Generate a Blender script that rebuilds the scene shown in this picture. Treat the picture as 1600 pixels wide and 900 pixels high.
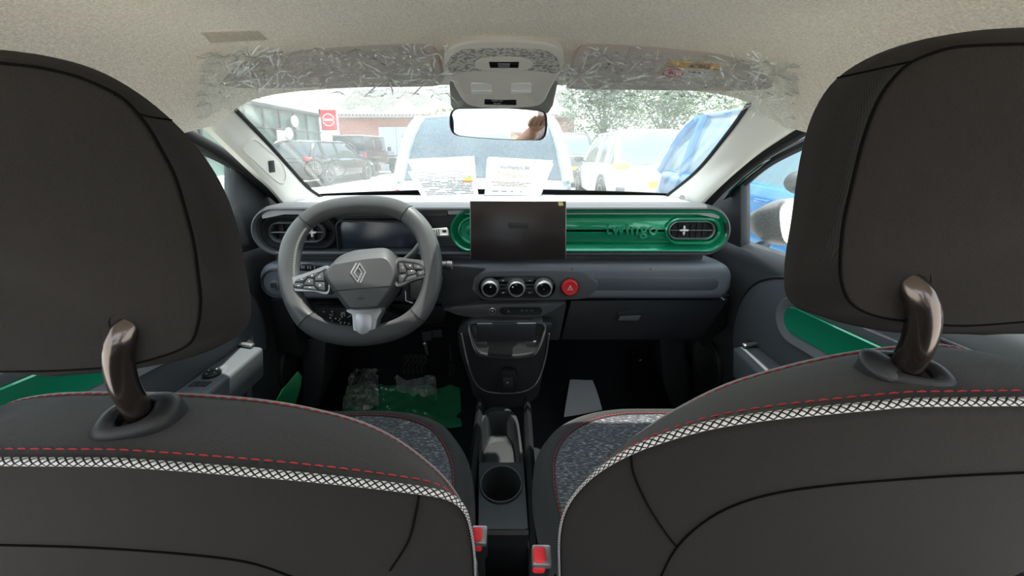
import bpy, bmesh, math, random
from mathutils import Vector, Matrix, noise
random.seed(7)
PI = math.pi
for _o in list(bpy.data.objects):
    bpy.data.objects.remove(_o, do_unlink=True)
sc = bpy.context.scene
COL = sc.collection

# ------------------------------------------------------------------ camera
F = 581.0                      # focal length in pixels of the 1600 px wide frame
PITCH = math.radians(12.0)
PPY = 358.0                    # row of the optical axis (the photo is a shifted crop)
CAM = Vector((0.0, 0.0, 1.2))
cd = bpy.data.cameras.new('camera')
cam = bpy.data.objects.new('camera', cd)
COL.objects.link(cam)
cam.location = CAM
cam.rotation_euler = (PI / 2 - PITCH, 0, 0)
cd.sensor_fit = 'HORIZONTAL'
cd.sensor_width = 36.0
cd.lens = 36.0 * F / 1600.0
cd.shift_y = (PPY - 450.0) / 1600.0
cd.clip_start = 0.02
cd.clip_end = 500
sc.camera = cam

# ------------------------------------------------------------------ light
w = bpy.data.worlds.new('sky')
sc.world = w
w.use_nodes = True
wn = w.node_tree.nodes
wl = w.node_tree.links
bg = wn['Background']
tc = wn.new('ShaderNodeTexCoord')
sx = wn.new('ShaderNodeSeparateXYZ')
wl.new(tc.outputs['Generated'], sx.inputs[0])
cr = wn.new('ShaderNodeValToRGB')
cr.color_ramp.elements[0].position = 0.45
cr.color_ramp.elements[0].color = (0.98, 0.985, 1.0, 1)
cr.color_ramp.elements[1].position = 1.0
cr.color_ramp.elements[1].color = (0.70, 0.84, 1.0, 1)
mr = wn.new('ShaderNodeMapRange')
mr.inputs['From Min'].default_value = -1
mr.inputs['From Max'].default_value = 1
wl.new(sx.outputs['Z'], mr.inputs['Value'])
wl.new(mr.outputs[0], cr.inputs[0])
wl.new(cr.outputs[0], bg.inputs[0])
bg.inputs[1].default_value = 2.5
sl = bpy.data.lights.new('sun', 'SUN')
sl.energy = 9.0
sl.angle = math.radians(0.6)
sl.color = (1.0, 0.95, 0.86)
so = bpy.data.objects.new('sun', sl)
COL.objects.link(so)
SUN_FROM = Vector((0.14, 0.12, 1.0)).normalized()      # towards the sun: high, a little ahead and to the right
so.rotation_euler = SUN_FROM.to_track_quat('Z', 'Y').to_euler()
so.location = (2, 6, 10)

sc.view_settings.view_transform = 'Standard'
sc.view_settings.look = 'None'
sc.view_settings.gamma = 1.0
sc.view_settings.use_curve_mapping = False
sc.view_settings.exposure = 0.0
sc.cycles.transparent_max_bounces = 24
sc.cycles.max_bounces = 12
sc.cycles.diffuse_bounces = 8
sc.cycles.use_denoising = True

# ------------------------------------------------------------------ geometry helpers
_S, _Cc = math.sin(PITCH), math.cos(PITCH)
def ray(px, py):
    a = (px - 800.0) / F
    b = (PPY - py) / F
    return Vector((a, _Cc + b * _S, -_S + b * _Cc))
def at(px, py, Y):
    d = ray(px, py); return CAM + d * (Y / d.y)
def at_x(px, py, X):
    d = ray(px, py); return CAM + d * (X / d.x)
def at_z(px, py, Z):
    d = ray(px, py); return CAM + d * ((Z - CAM.z) / d.z)
def at_plane(px, py, p0, n):
    d = ray(px, py); n = Vector(n)
    return CAM + d * ((Vector(p0) - CAM).dot(n) / d.dot(n))
def lerp(a, b, t): return a + (b - a) * t

def catmull(pts, n, closed=False):
    """n points evenly spaced by arc length on a smooth curve through pts"""
    P = [Vector(p) for p in pts]
    m = len(P)
    fine = []
    segs = m if closed else m - 1
    for i in range(segs):
        if closed:
            p0, p1, p2, p3 = P[(i-1) % m], P[i], P[(i+1) % m], P[(i+2) % m]
        else:
            p1, p2 = P[i], P[i+1]
            p0 = P[i-1] if i > 0 else p1 * 2 - p2
            p3 = P[i+2] if i + 2 < m else p2 * 2 - p1
        for k in range(12):
            t = k / 12.0
            fine.append(0.5 * ((2*p1) + (p2-p0)*t + (2*p0-5*p1+4*p2-p3)*t*t + (-p0+3*p1-3*p2+p3)*t*t*t))
    fine.append(P[0].copy() if closed else P[-1].copy())
    return resample(fine, n, closed)
def resample(fine, n, closed=False):
    L = [0.0]
    for i in range(1, len(fine)):
        L.append(L[-1] + (fine[i] - fine[i-1]).length)
    tot = L[-1]
    out = []
    j = 0
    div = n if closed else n - 1
    for i in range(n):
        s = tot * i / div
        while j < len(L) - 2 and L[j+1] < s: j += 1
        seg = L[j+1] - L[j]
        t = 0 if seg < 1e-12 else (s - L[j]) / seg
        out.append(fine[j].lerp(fine[j+1], min(max(t, 0), 1)))
    return out

def BM(): return bmesh.new()
def loft(bm, rings, closed=True, cap0=False, cap1=False, uv=False):
    V = [[bm.verts.new(p) for p in r] for r in rings]
    n = len(V[0])
    for a, b in zip(V[:-1], V[1:]):
        for i in range(n if closed else n - 1):
            j = (i + 1) % n
            try: bm.faces.new((a[i], a[j], b[j], b[i]))
            except ValueError: pass
    if cap0: bm.faces.new(list(reversed(V[0])))
    if cap1: bm.faces.new(V[-1])
    return V
def frames(path, closed=False):
    n = len(path); T = []
    for i in range(n):
        a = path[(i-1) % n] if (closed or i > 0) else path[i]
        b = path[(i+1) % n] if (closed or i < n-1) else path[i]
        T.append((b - a).normalized())
    u = T[0].orthogonal().normalized()
    out = []
    for t in T:
        u = (u - t * u.dot(t))
        u = u.normalized() if u.length > 1e-9 else t.orthogonal().normalized()
        out.append((t, u, t.cross(u)))
    return out
def tube(bm, path, r, seg=10, closed=False, caps=True, uvrep=None, flat=1.0, up=None):
    """tube along path; r a number or a list; uvrep = metres per uv unit along"""
    path = [Vector(p) for p in path]
    fr = frames(path, closed)
    rings = []
    for i, (p, (t, u, v)) in enumerate(zip(path, fr)):
        if up is not None:
            u = Vector(up); u = (u - t * u.dot(t)).normalized(); v = t.cross(u)
        ri = r[i] if isinstance(r, (list, tuple)) else r
        rings.append([p + (u * math.cos(2*PI*k/seg) * flat + v * math.sin(2*PI*k/seg)) * ri for k in range(seg)])
    if closed: rings.append(rings[0])
    V = [[bm.verts.new(p) for p in rg] for rg in (rings[:-1] if closed else rings)]
    if closed: V.append(V[0])
    uvl = bm.loops.layers.uv.verify() if uvrep else None
    s = 0.0
    for i in range(len(V) - 1):
        ds = (path[(i+1) % len(path)] - path[i]).length
        for k in range(seg):
            j = (k + 1) % seg
            f = bm.faces.new((V[i][k], V[i+1][k], V[i+1][j], V[i][j]))
            if uvl:
                for lp, uvv in zip(f.loops, ((s, k), (s+ds, k), (s+ds, k+1), (s, k+1))):
                    lp[uvl].uv = (uvv[0] / uvrep, uvv[1] / seg)
        s += ds
    if caps and not closed:
        bm.faces.new(list(reversed(V[0]))); bm.faces.new(V[-1])
def bevel_all(bm, wd, seg=2, ang=30):
    es = [e for e in bm.edges if len(e.link_faces) == 2 and e.calc_face_angle(0) > math.radians(ang)]
    if es: bmesh.ops.bevel(bm, geom=es, offset=wd, segments=seg, affect='EDGES', profile=0.5, clamp_overlap=True)
def box(bm, c, s, bev=0.0, rot=None, seg=2):
    b = bmesh.new()
    bmesh.ops.create_cube(b, size=1.0)
    bmesh.ops.scale(b, vec=Vector(s), verts=b.verts)
    if bev: bevel_all(b, min(bev, min(s) * 0.49), seg)
    M = Matrix.Translation(Vector(c))
    if rot is not None: M = M @ rot
    bmesh.ops.transform(b, matrix=M, verts=b.verts)
    merge(bm, b)
def merge(bm, b):
    me = bpy.data.meshes.new('tmp'); b.to_mesh(me); b.free(); bm.from_mesh(me); bpy.data.meshes.remove(me)
def prism(bm, poly, vec, bev=0.0, seg=2):
    """flat polygon (3D points) extruded along vec with bevelled edges"""
    b = bmesh.new()
    vec = Vector(vec)
    v0 = [b.verts.new(p) for p in poly]
    v1 = [b.verts.new(Vector(p) + vec) for p in poly]
    n = len(poly)
    b.faces.new(v0); b.faces.new(list(reversed(v1)))
    for i in range(n):
        j = (i + 1) % n
        b.faces.new((v0[j], v0[i], v1[i], v1[j]))
    bmesh.ops.recalc_face_normals(b, faces=b.faces)
    if bev: bevel_all(b, bev, seg, 40)
    merge(bm, b)
def lathe(bm, prof, o, axis, seg=24, cap0=True, cap1=True, up=None):
    o = Vector(o); ax = Vector(axis).normalized()
    u = (Vector(up) - ax * Vector(up).dot(ax)).normalized() if up else ax.orthogonal().normalized()
    v = ax.cross(u)
    rings = [[o + ax * h + (u * math.cos(2*PI*k/seg) + v * math.sin(2*PI*k/seg)) * r for k in range(seg)] for r, h in prof]
    loft(bm, rings, True, cap0, cap1)
def ellipsoid(bm, c, s, seg=16, rings=10, rot=None):
    b = bmesh.new()
    bmesh.ops.create_uvsphere(b, u_segments=seg, v_segments=rings, radius=1.0)
    bmesh.ops.scale(b, vec=Vector(s), verts=b.verts)
    M = Matrix.Translation(Vector(c))
    if rot is not None: M = M @ rot
    bmesh.ops.transform(b, matrix=M, verts=b.verts)
    merge(bm, b)
def rrect(cx, cy, w, h, r, n=6):
    """rounded rectangle, ccw list of (x, y)"""
    r = min(r, w/2 - 1e-5, h/2 - 1e-5)
    out = []
    for (sx_, sy_, a0) in ((1, 1, 0), (-1, 1, 90), (-1, -1, 180), (1, -1, 270)):
        for k in range(n + 1):
            a = math.radians(a0 + 90.0 * k / n)
            out.append((cx + sx_ * (w/2 - r) + r * math.cos(a), cy + sy_ * (h/2 - r) + r * math.sin(a)))
    return out
def grid(bm, fn, nu, nv, uv=False):
    V = [[bm.verts.new(fn(i / nu, j / nv)) for i in range(nu + 1)] for j in range(nv + 1)]
    uvl = bm.loops.layers.uv.verify() if uv else None
    for j in range(nv):
        for i in range(nu):
            f = bm.faces.new((V[j][i], V[j][i+1], V[j+1][i+1], V[j+1][i]))
            if uvl:
                for lp, (a, b_) in zip(f.loops, ((i, j), (i+1, j), (i+1, j+1), (i, j+1))):
                    lp[uvl].uv = (a / nu, b_ / nv)
    return V
def thicken(bm, t):
    """give an open sheet real thickness (away from its normals)"""
    bmesh.ops.recalc_face_normals(bm, faces=bm.faces)
    bmesh.ops.solidify(bm, geom=list(bm.faces), thickness=t)

# ------------------------------------------------------------------ objects
ORIG = {}
def thing(name, label, cat, loc, group=None):
    o = bpy.data.objects.new(name, None)
    COL.objects.link(o)
    o.empty_display_size = 0.05
    o.location = loc
    o['label'] = label; o['category'] = cat
    if group: o['group'] = group
    ORIG[o.name] = Vector(loc)
    return o
def obj(name, bm, mat, parent=None, smooth=True, angle=40, label=None):
    """one mesh object; bm is in world coordinates"""
    bmesh.ops.recalc_face_normals(bm, faces=bm.faces)
    me = bpy.data.meshes.new(name)
    c = Vector((0, 0, 0))
    if len(bm.verts):
        xs = [v.co for v in bm.verts]
        c = Vector(((min(v.x for v in xs) + max(v.x for v in xs)) / 2, (min(v.y for v in xs) + max(v.y for v in xs)) / 2, min(v.z for v in xs)))
        bmesh.ops.translate(bm, vec=-c, verts=bm.verts)
    if smooth:
        for f in bm.faces: f.smooth = True
        th = math.radians(angle)
        for e in bm.edges:
            e.smooth = not (len(e.link_faces) == 2 and e.calc_face_angle(0) > th)
    bm.to_mesh(me); bm.free()
    mats = mat if isinstance(mat, (list, tuple)) else [mat]
    for m in mats: me.materials.append(m)
    o = bpy.data.objects.new(name, me)
    COL.objects.link(o)
    base = Vector((0, 0, 0))
    if parent is not None:
        o.parent = parent
        base = ORIG[parent.name]
    o.location = c - base
    ORIG[o.name] = c
    if label: o['label'] = label
    return o
def tag(o, label, cat, group=None, kind=None):
    o['label'] = label; o['category'] = cat
    if group: o['group'] = group
    if kind: o['kind'] = kind
    return o
def struct(name, bm, mat, parent=None, **k):
    o = obj(name, bm, mat, parent, **k)
    o['kind'] = 'structure'
    return o
def text_bm(s, size, M, depth=0.0005, bold=False, spacing=1.0, bev=0.0):
    cu = bpy.data.curves.new('t', 'FONT'); cu.body = s; cu.size = size; cu.extrude = depth
    cu.bevel_depth = bev; cu.bevel_resolution = 1; cu.align_x = 'CENTER'; cu.align_y = 'CENTER'; cu.resolution_u = 3; cu.space_character = spacing
    if bold: cu.offset = size * 0.025
    o = bpy.data.objects.new('t', cu); COL.objects.link(o)
    bpy.context.view_layer.update()
    me = bpy.data.meshes.new_from_object(o.evaluated_get(bpy.context.evaluated_depsgraph_get()))
    bpy.data.objects.remove(o); bpy.data.curves.remove(cu)
    b = bmesh.new(); b.from_mesh(me); bpy.data.meshes.remove(me)
    bmesh.ops.transform(b, matrix=M, verts=b.verts)
    return b
def facing(c, nrm, up=(0, 0, 1), mirror=False):
    """matrix placing local XY onto a plane at c whose normal is nrm (local +Z)"""
    z = Vector(nrm).normalized()
    y = Vector(up); y = (y - z * y.dot(z)).normalized()
    x = y.cross(z)
    if mirror: x = -x
    M = Matrix((x, y, z)).transposed().to_4x4()
    return Matrix.Translation(Vector(c)) @ M

# ------------------------------------------------------------------ materials
MATS = {}
def mat(name, col, rough=0.5, metal=0.0, spec=0.5, noise_=None, bump=None, coat=0.0, emit=None, sheen=0.0, trans=0.0, alpha=1.0):
    """noise_ = (scale, amount) colour mottling; bump = (scale, strength[, distance])"""
    if name in MATS: return MATS[name]
    m = bpy.data.materials.new(name); m.use_nodes = True
    nt = m.node_tree; N = nt.nodes; L = nt.links
    p = N['Principled BSDF']
    p.inputs['Base Color'].default_value = (*col, 1)
    p.inputs['Roughness'].default_value = rough
    p.inputs['Metallic'].default_value = metal
    p.inputs['Specular IOR Level'].default_value = spec
    p.inputs['Coat Weight'].default_value = coat
    p.inputs['Sheen Weight'].default_value = sheen
    p.inputs['Transmission Weight'].default_value = trans
    p.inputs['Alpha'].default_value = alpha
    if emit:
        p.inputs['Emission Color'].default_value = (*emit[0], 1); p.inputs['Emission Strength'].default_value = emit[1]
    co = N.new('ShaderNodeTexCoord')
    if noise_:
        n = N.new('ShaderNodeTexNoise'); n.inputs['Scale'].default_value = noise_[0]; n.inputs['Detail'].default_value = 3
        L.new(co.outputs['Object'], n.inputs['Vector'])
        r = N.new('ShaderNodeValToRGB')
        a = noise_[1]
        r.color_ramp.elements[0].position = 0.3; r.color_ramp.elements[1].position = 0.7
        r.color_ramp.elements[0].color = (*[c * (1 - a) for c in col], 1)
        r.color_ramp.elements[1].color = (*[min(1, c * (1 + a)) for c in col], 1)
        L.new(n.outputs['Fac'], r.inputs[0]); L.new(r.outputs[0], p.inputs['Base Color'])
    if bump:
        n2 = N.new('ShaderNodeTexNoise'); n2.inputs['Scale'].default_value = bump[0]; n2.inputs['Detail'].default_value = 2
        L.new(co.outputs['Object'], n2.inputs['Vector'])
        b = N.new('ShaderNodeBump'); b.inputs['Strength'].default_value = bump[1]
        b.inputs['Distance'].default_value = bump[2] if len(bump) > 2 else 0.001
        L.new(n2.outputs['Fac'], b.inputs['Height']); L.new(b.outputs[0], p.inputs['Normal'])
    MATS[name] = m
    return m
def fabric(name, col, col2, sc_=700.0, rot=(0, 0, 0.4), sheen=0.15, bump=0.5, speck=0.0):
    """twill weave: fine diagonal ribs mixed with fibre noise"""
    m = mat(name, col, 0.9, spec=0.15, sheen=sheen)
    nt = m.node_tree; N = nt.nodes; L = nt.links; p = N['Principled BSDF']
    p.inputs['Sheen Roughness'].default_value = 0.6
    co = N.new('ShaderNodeTexCoord'); mp = N.new('ShaderNodeMapping'); mp.inputs['Rotation'].default_value = rot
    L.new(co.outputs['Object'], mp.inputs['Vector'])
    wv = N.new('ShaderNodeTexWave'); wv.inputs['Scale'].default_value = sc_ / 6.28; wv.inputs['Distortion'].default_value = 2.0
    wv.inputs['Detail'].default_value = 2; wv.inputs['Detail Scale'].default_value = 3
    L.new(mp.outputs[0], wv.inputs['Vector'])
    n = N.new('ShaderNodeTexNoise'); n.inputs['Scale'].default_value = sc_ * 0.9; n.inputs['Detail'].default_value = 3
    L.new(co.outputs['Object'], n.inputs['Vector'])
    ad = N.new('ShaderNodeMath'); ad.operation = 'MULTIPLY'
    L.new(wv.outputs['Fac'], ad.inputs[0]); L.new(n.outputs['Fac'], ad.inputs[1])
    r = N.new('ShaderNodeValToRGB')
    r.color_ramp.elements[0].position = 0.05; r.color_ramp.elements[0].color = (*col, 1)
    r.color_ramp.elements[1].position = 0.55; r.color_ramp.elements[1].color = (*col2, 1)
    L.new(ad.outputs[0], r.inputs[0]); L.new(r.outputs[0], p.inputs['Base Color'])
    b = N.new('ShaderNodeBump'); b.inputs['Strength'].default_value = bump; b.inputs['Distance'].default_value = 0.0006
    L.new(ad.outputs[0], b.inputs['Height']); L.new(b.outputs[0], p.inputs['Normal'])
    return m
def facing_fac(N, L, base, top):
    lw = N.new('ShaderNodeLayerWeight'); lw.inputs['Blend'].default_value = 0.5
    pw = N.new('ShaderNodeMath'); pw.operation = 'POWER'; pw.inputs[1].default_value = 4.0
    L.new(lw.outputs['Facing'], pw.inputs[0])
    ma = N.new('ShaderNodeMath'); ma.operation = 'MULTIPLY_ADD'; ma.inputs[1].default_value = top; ma.inputs[2].default_value = base
    L.new(pw.outputs[0], ma.inputs[0])
    return ma
def glass_mat(name, tint=(1, 1, 1), fres=1.45, rough=0.02, haze=0.0, hazecol=(1, 1, 1), veil_scale=None):
    """thin pane: clear view mixed with a Fresnel reflection and a painted-in veil of glare"""
    m = bpy.data.materials.new(name); m.use_nodes = True
    N = m.node_tree.nodes; L = m.node_tree.links
    N.remove(N['Principled BSDF'])
    out = N['Material Output']
    t = N.new('ShaderNodeBsdfTransparent'); t.inputs[0].default_value = (*tint, 1)
    g = N.new('ShaderNodeBsdfGlossy'); g.inputs['Roughness'].default_value = rough
    fr = facing_fac(N, L, 0.03, 0.65 if fres > 1.42 else 0.5)
    mx = N.new('ShaderNodeMixShader')
    L.new(fr.outputs[0], mx.inputs[0]); L.new(t.outputs[0], mx.inputs[1]); L.new(g.outputs[0], mx.inputs[2])
    last = mx
    if haze > 0:
        d = N.new('ShaderNodeBsdfTranslucent'); d.inputs[0].default_value = (*hazecol, 1)  # pale translucent layer stands in for reflected glare on the glass
        m2 = N.new('ShaderNodeMixShader'); m2.inputs[0].default_value = haze
        if veil_scale:
            co = N.new('ShaderNodeTexCoord'); n = N.new('ShaderNodeTexNoise'); n.inputs['Scale'].default_value = veil_scale; n.inputs['Detail'].default_value = 4
            L.new(co.outputs['Object'], n.inputs['Vector'])
            ma = N.new('ShaderNodeMath'); ma.operation = 'MULTIPLY'; ma.inputs[1].default_value = haze * 2
            L.new(n.outputs['Fac'], ma.inputs[0]); L.new(ma.outputs[0], m2.inputs[0])
        L.new(last.outputs[0], m2.inputs[1]); L.new(d.outputs[0], m2.inputs[2])
        last = m2
    L.new(last.outputs[0], out.inputs[0])
    MATS[name] = m
    return m

FAB_BACK = fabric('seat back fabric', (0.009, 0.0078, 0.0072), (0.030, 0.026, 0.024), 2600, (0, 0, 0.5), sheen=0.03, bump=0.5)
FAB_TOP = fabric('seat top fabric', (0.012, 0.012, 0.012), (0.06, 0.06, 0.06), 2400, (0, 0.4, 1.1), sheen=0.15, bump=0.6)
HEADLINER = mat('headliner fabric', (0.87, 0.79, 0.68), 0.95, spec=0.1, noise_=(330, 0.16), bump=(420, 0.7, 0.002), sheen=0.2)
PILLAR = mat('pale pillar plastic', (0.80, 0.78, 0.72), 0.6, spec=0.3, bump=(900, 0.15))
BLACK = mat('black plastic', (0.018, 0.019, 0.021), 0.5, spec=0.4, bump=(1400, 0.15))
DARK = mat('dark charcoal plastic', (0.036, 0.039, 0.043), 0.5, spec=0.45, bump=(1400, 0.2))
GREY = mat('charcoal grey plastic', (0.085, 0.089, 0.096), 0.48, spec=0.5, bump=(1400, 0.2))
MIDGREY = mat('mid grey plastic', (0.16, 0.17, 0.185), 0.45, spec=0.5, bump=(1400, 0.15))
SATIN = mat('satin grey metal paint', (0.36, 0.37, 0.38), 0.35, 0.7)
CHROME = mat('chrome', (0.88, 0.88, 0.89), 0.28, 0.85)
GLOSSBLACK = mat('gloss black', (0.008, 0.008, 0.009), 0.12, spec=0.6)
RUBBER = mat('black rubber', (0.010, 0.010, 0.011), 0.7, spec=0.3)
WHITEMARK = mat('white marking', (0.75, 0.75, 0.75), 0.5)
RED = mat('red plastic', (0.75, 0.03, 0.035), 0.35, spec=0.5)
THREAD = mat('red thread', (0.55, 0.045, 0.05), 0.8)
GREEN = mat('metallic green paint', (0.012, 0.34, 0.175), 0.25, 0.35, coat=1.0)
CARPET = mat('dark carpet', (0.022, 0.024, 0.028), 0.95, spec=0.1, noise_=(500, 0.4), bump=(600, 0.9, 0.003))
# ================================================================== cabin shell (structure)
XC = -0.03                       # centre line of the cabin
def ceil_z(x, y):
    s = abs(x - XC) / roof_half(y)
    z = 1.408 - 0.25 * max(0.0, y - 0.45) ** 2 - 0.35 * max(0.0, y - 0.66) ** 1.3 - 0.05 * max(0.0, -y - 0.2) ** 2
    k = 1.0 - 0.75 * min(1.0, max(0.0, (y - 0.70) / 0.14))
    return z - 0.025 * s ** 2 - 0.13 * k * s ** 10
def roof_half(y): return 0.63 - 0.16 * max(0.0, y - 0.58) ** 1.0
b = BM()
def _c(u, v):
    y = lerp(-0.40, 0.805, v)
    x = XC + roof_half(y) * (u * 2 - 1)
    return Vector((x, y, ceil_z(x, y)))
grid(b, _c, 60, 44)
for v_ in b.verts: pass
thicken(b, 0.02)
ceiling = struct('ceiling', b, HEADLINER)

GRILLE_DZ = -0.0195
# roof light grille pressed into the lining (left front)
def on_ceiling(px, py):
    # march the pixel ray to the lining
    d = ray(px, py); t = 0.2
    while t < 1.2:
        p = CAM + d * t
        if p.z > ceil_z(p.x, p.y): break
        t += 0.001
    return p
g_ = [on_ceiling(*q) + Vector((0, 0, GRILLE_DZ)) for q in ((303, 24), (402, 22), (419, 41), (324, 46))]
root = thing('ceiling_grille', 'thin pale slotted grille set into the roof lining above the sun visor without lettering', 'grille', g_[0])
b = BM()
dn = Vector((0, 0, -0.002))
prism(b, [p + Vector((0, 0, -0.001)) for p in g_], Vector((0, 0, 0.006)), 0.001)
obj('grille_plate', b, HEADLINER, root)
b = BM()
for i in range(26):
    t0 = 0.05 + 0.9 * i / 25
    a_ = g_[0].lerp(g_[1], t0); c_ = g_[3].lerp(g_[2], t0)
    p0 = a_.lerp(c_, 0.10); p1 = a_.lerp(c_, 0.90)
    tube(b, [p0 + dn * 0.6, p1 + dn * 0.6], 0.0011, 6)
obj('slat', b, mat('grille rib', (0.70, 0.64, 0.55), 0.8), root)

# A pillars : three rails from pixel paths
BV = {}
def on_pillar(name, px, py):
    d = ray(px, py)
    h = BV[name].ray_cast(CAM, d.normalized())
    return h[0] if h[0] is not None else at(px, py, 0.9)
def pillar(name, ws, wy, dr, dy, out):
    A = catmull([at(x, y, Y) for (x, y), Y in zip(ws, wy)], 40)
    C_ = catmull([at(x, y, Y) for (x, y), Y in zip(dr, dy)], 40)
    b = BM()
    rows = []
    for a, c in zip(A, C_):
        m = (a + c) / 2
        bul = Vector((-out * 0.55, -0.8, 0.25)).normalized() * 0.016
        row = []
        for k in range(11):
            t = k / 10
            row.append(a.lerp(c, t) + bul * (1 - (2*t-1) ** 4))
        row = [a + Vector((out * 0.01, 0.03, 0))] + row + [c + Vector((out * 0.03, 0.02, 0))]
        rows.append(row)
    loft(b, rows, closed=False)
    bmesh.ops.recalc_face_normals(b, faces=b.faces)
    from mathutils.bvhtree import BVHTree
    BV[name] = BVHTree.FromBMesh(b)
    return struct(name, b, PILLAR), A, C_
trimL, WSL, DRL = pillar('trim_1', ((322, 120), (356, 162), (400, 207), (427, 236), (453, 265), (480, 294), (504, 310)), (.74, .80, .92, 1.0, 1.08, 1.19, 1.30),
                    ((225, 110), (300, 175), (385, 255), (422, 292), (452, 328)), (.70, .78, .93, 1.02, 1.10), -1)
trimR, WSR, DRR = pillar('trim_2', ((1205, 120), (1175, 160), (1140, 208), (1090, 268), (1040, 309)), (.74, .80, .93, 1.10, 1.30),
                    ((1345, 120), (1262, 187), (1180, 242), (1122, 290), (1090, 322)), (.66, .78, .93, 1.02, 1.10), 1)
# recessed tray with a slot in the left pillar trim
def on_quad(q, u, v):
    return q[0].lerp(q[1], u).lerp(q[3].lerp(q[2], u), v)
outl = [on_pillar('trim_1', *q) for q in ((377, 233), (386, 221), (396, 216), (416, 232), (435, 249), (446, 266), (448, 282), (440, 289), (424, 278), (400, 255))]
nrm_ = (outl[3] - outl[0]).cross(outl[7] - outl[0]).normalized()
nrm_ = Vector((0.72, -0.62, 0.30)).normalized()
b = BM()
o2 = catmull(outl, 40, True); cen = sum(o2, Vector()) / len(o2)
ins = [cen + (p - cen) * 0.86 for p in o2]
loft(b, [[p - nrm_ * 0.03 for p in o2], [p + nrm_ * 0.002 for p in o2], [cen + (p - cen) * 0.94 + nrm_ * 0.004 for p in o2], [p - nrm_ * 0.004 for p in ins], [cen + (p - cen) * 0.1 - nrm_ * 0.005 for p in ins]], cap1=True)
root = thing('pillar_pocket', 'pale moulded pocket with a small dark slot on the windscreen pillar left of the wheel', 'holder', cen)
obj('pocket', b, PILLAR, root)
b = BM()
sl_ = [on_pillar('trim_1', *q) for q in ((419, 252), (428, 251), (430, 269), (421, 270))]
prism(b, [p + nrm_ * 0.003 for p in sl_], nrm_ * -0.01, 0.001)
obj('slot', b, BLACK, root)
# round emblem on the right pillar
b = BM()
ec = at(1066, 309, 1.135)
en = Vector((-0.45, -0.85, 0.25)).normalized()
M_ = facing(ec, en)
lathe(b, ((0.0075, -0.004), (0.0085, 0.0), (0.0085, 0.001), (0.0065, 0.001), (0.0065, 0.0)), ec, en, 20)
tag(obj('airbag_emblem', b, mat('emblem grey', (0.45, 0.44, 0.42), 0.6)), 'small round embossed emblem at the foot of the pillar beside the green dash panel', 'emblem')

# windscreen
WT0, WT1 = at(300, 128, 0.80), at(1215, 128, 0.80)
b = BM()
def _w(u, v):
    l = lerp(Vector((-0.63, 0.80, 1.338)), Vector((-0.70, 1.36, 1.035)), v)
    r = lerp(Vector((0.56, 0.80, 1.338)), Vector((0.60, 1.36, 1.035)), v)
    p = l.lerp(r, u)
    k = 1 - (2*u - 1) ** 2
    p.y += 0.05 * k; p.z += 0.012 * k
    return p
grid(b, _w, 24, 12)
WS_GLASS = glass_mat('windscreen glass', (0.97, 1.0, 0.99), 1.5, 0.01, 0.028, (0.95, 1.0, 0.97), 9)
thicken(b, 0.004)
struct('window_1', b, WS_GLASS)
# black frit band round the foot of the glass
b = BM()
loft(b, [[_w(u / 24, 0.955) + Vector((0, -0.004, -0.002)) for u in range(25)], [_w(u / 24, 1.03) + Vector((0, -0.004, -0.002)) for u in range(25)]], closed=False)
thicken(b, 0.002)
struct('trim_3', b, RUBBER)
for nm, path, sg in (('trim_4', WSL, -1), ('trim_5', WSR, 1)):
    b = BM()
    tube(b, [p + Vector((-sg * 0.002, 0.004, 0.0)) for p in path], 0.005, 8)
    struct(nm, b, RUBBER)

# unseen cowl box, added to stop sun falling into the footwells
b = BM()
box(b, (-0.05, 1.49, 0.97), (1.40, 0.22, 0.04), 0.01)
struct('cowl_sun_block', b, BLACK)

# floor, tunnel, bulkhead, side sills
b = BM()
def _f(u, v):
    x = lerp(-0.72, 0.66, u); y = lerp(-1.3, 1.55, v)
    z = 0.30 + 0.75 * max(0.0, y - 1.22) ** 1.0 * (1.1 if y > 1.22 else 0)
    t = abs(x - 0.0) / 0.11
    z += 0.09 / (1 + t ** 6) * (1 if y < 1.3 else 1)
    return Vector((x, y, z))
grid(b, _f, 60, 60)
thicken(b, 0.02)
struct('floor', b, CARPET)
b = BM()
box(b, (XC, 1.50, 0.65), (1.36, 0.04, 0.62), 0.01)
struct('wall_front', b, BLACK)
for nm, xo, sg in (('wall_left', -0.74, -1), ('wall_right', 0.68, 1)):
    b = BM()
    # sill, footwell side and rear quarter up to the belt line
    box(b, (xo, 0.1, 0.36), (0.06, 2.8, 0.26), 0.02)
    box(b, (xo, 1.36, 0.70), (0.06, 0.34, 0.62), 0.02)
    # window pillars of the rear half
    for yy, wd in ((0.24, 0.09), (-1.22, 0.12)):
        prism(b, [(xo, yy - wd/2, 0.95), (xo, yy + wd/2, 0.95), (XC + sg * 0.60, yy + wd/2, 1.30), (XC + sg * 0.60, yy - wd/2, 1.30)], Vector((sg * 0.04, 0, 0)), 0.008)
    struct(nm, b, DARK)
b = BM()
for sx_ in (-1, 1):
    box(b, (XC + sx_ * 0.60, -1.28, 0.95), (0.10, 0.06, 0.80), 0.02)
box(b, (XC, -1.28, 0.42), (1.30, 0.06, 0.24), 0.02)
struct('wall_back', b, DARK)
b = BM()
box(b, (XC, -1.27, 1.14), (1.10, 0.006, 0.40))
struct('window_2', b, glass_mat('rear glass', (0.9, 0.95, 0.93), 1.45, 0.01))
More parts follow.
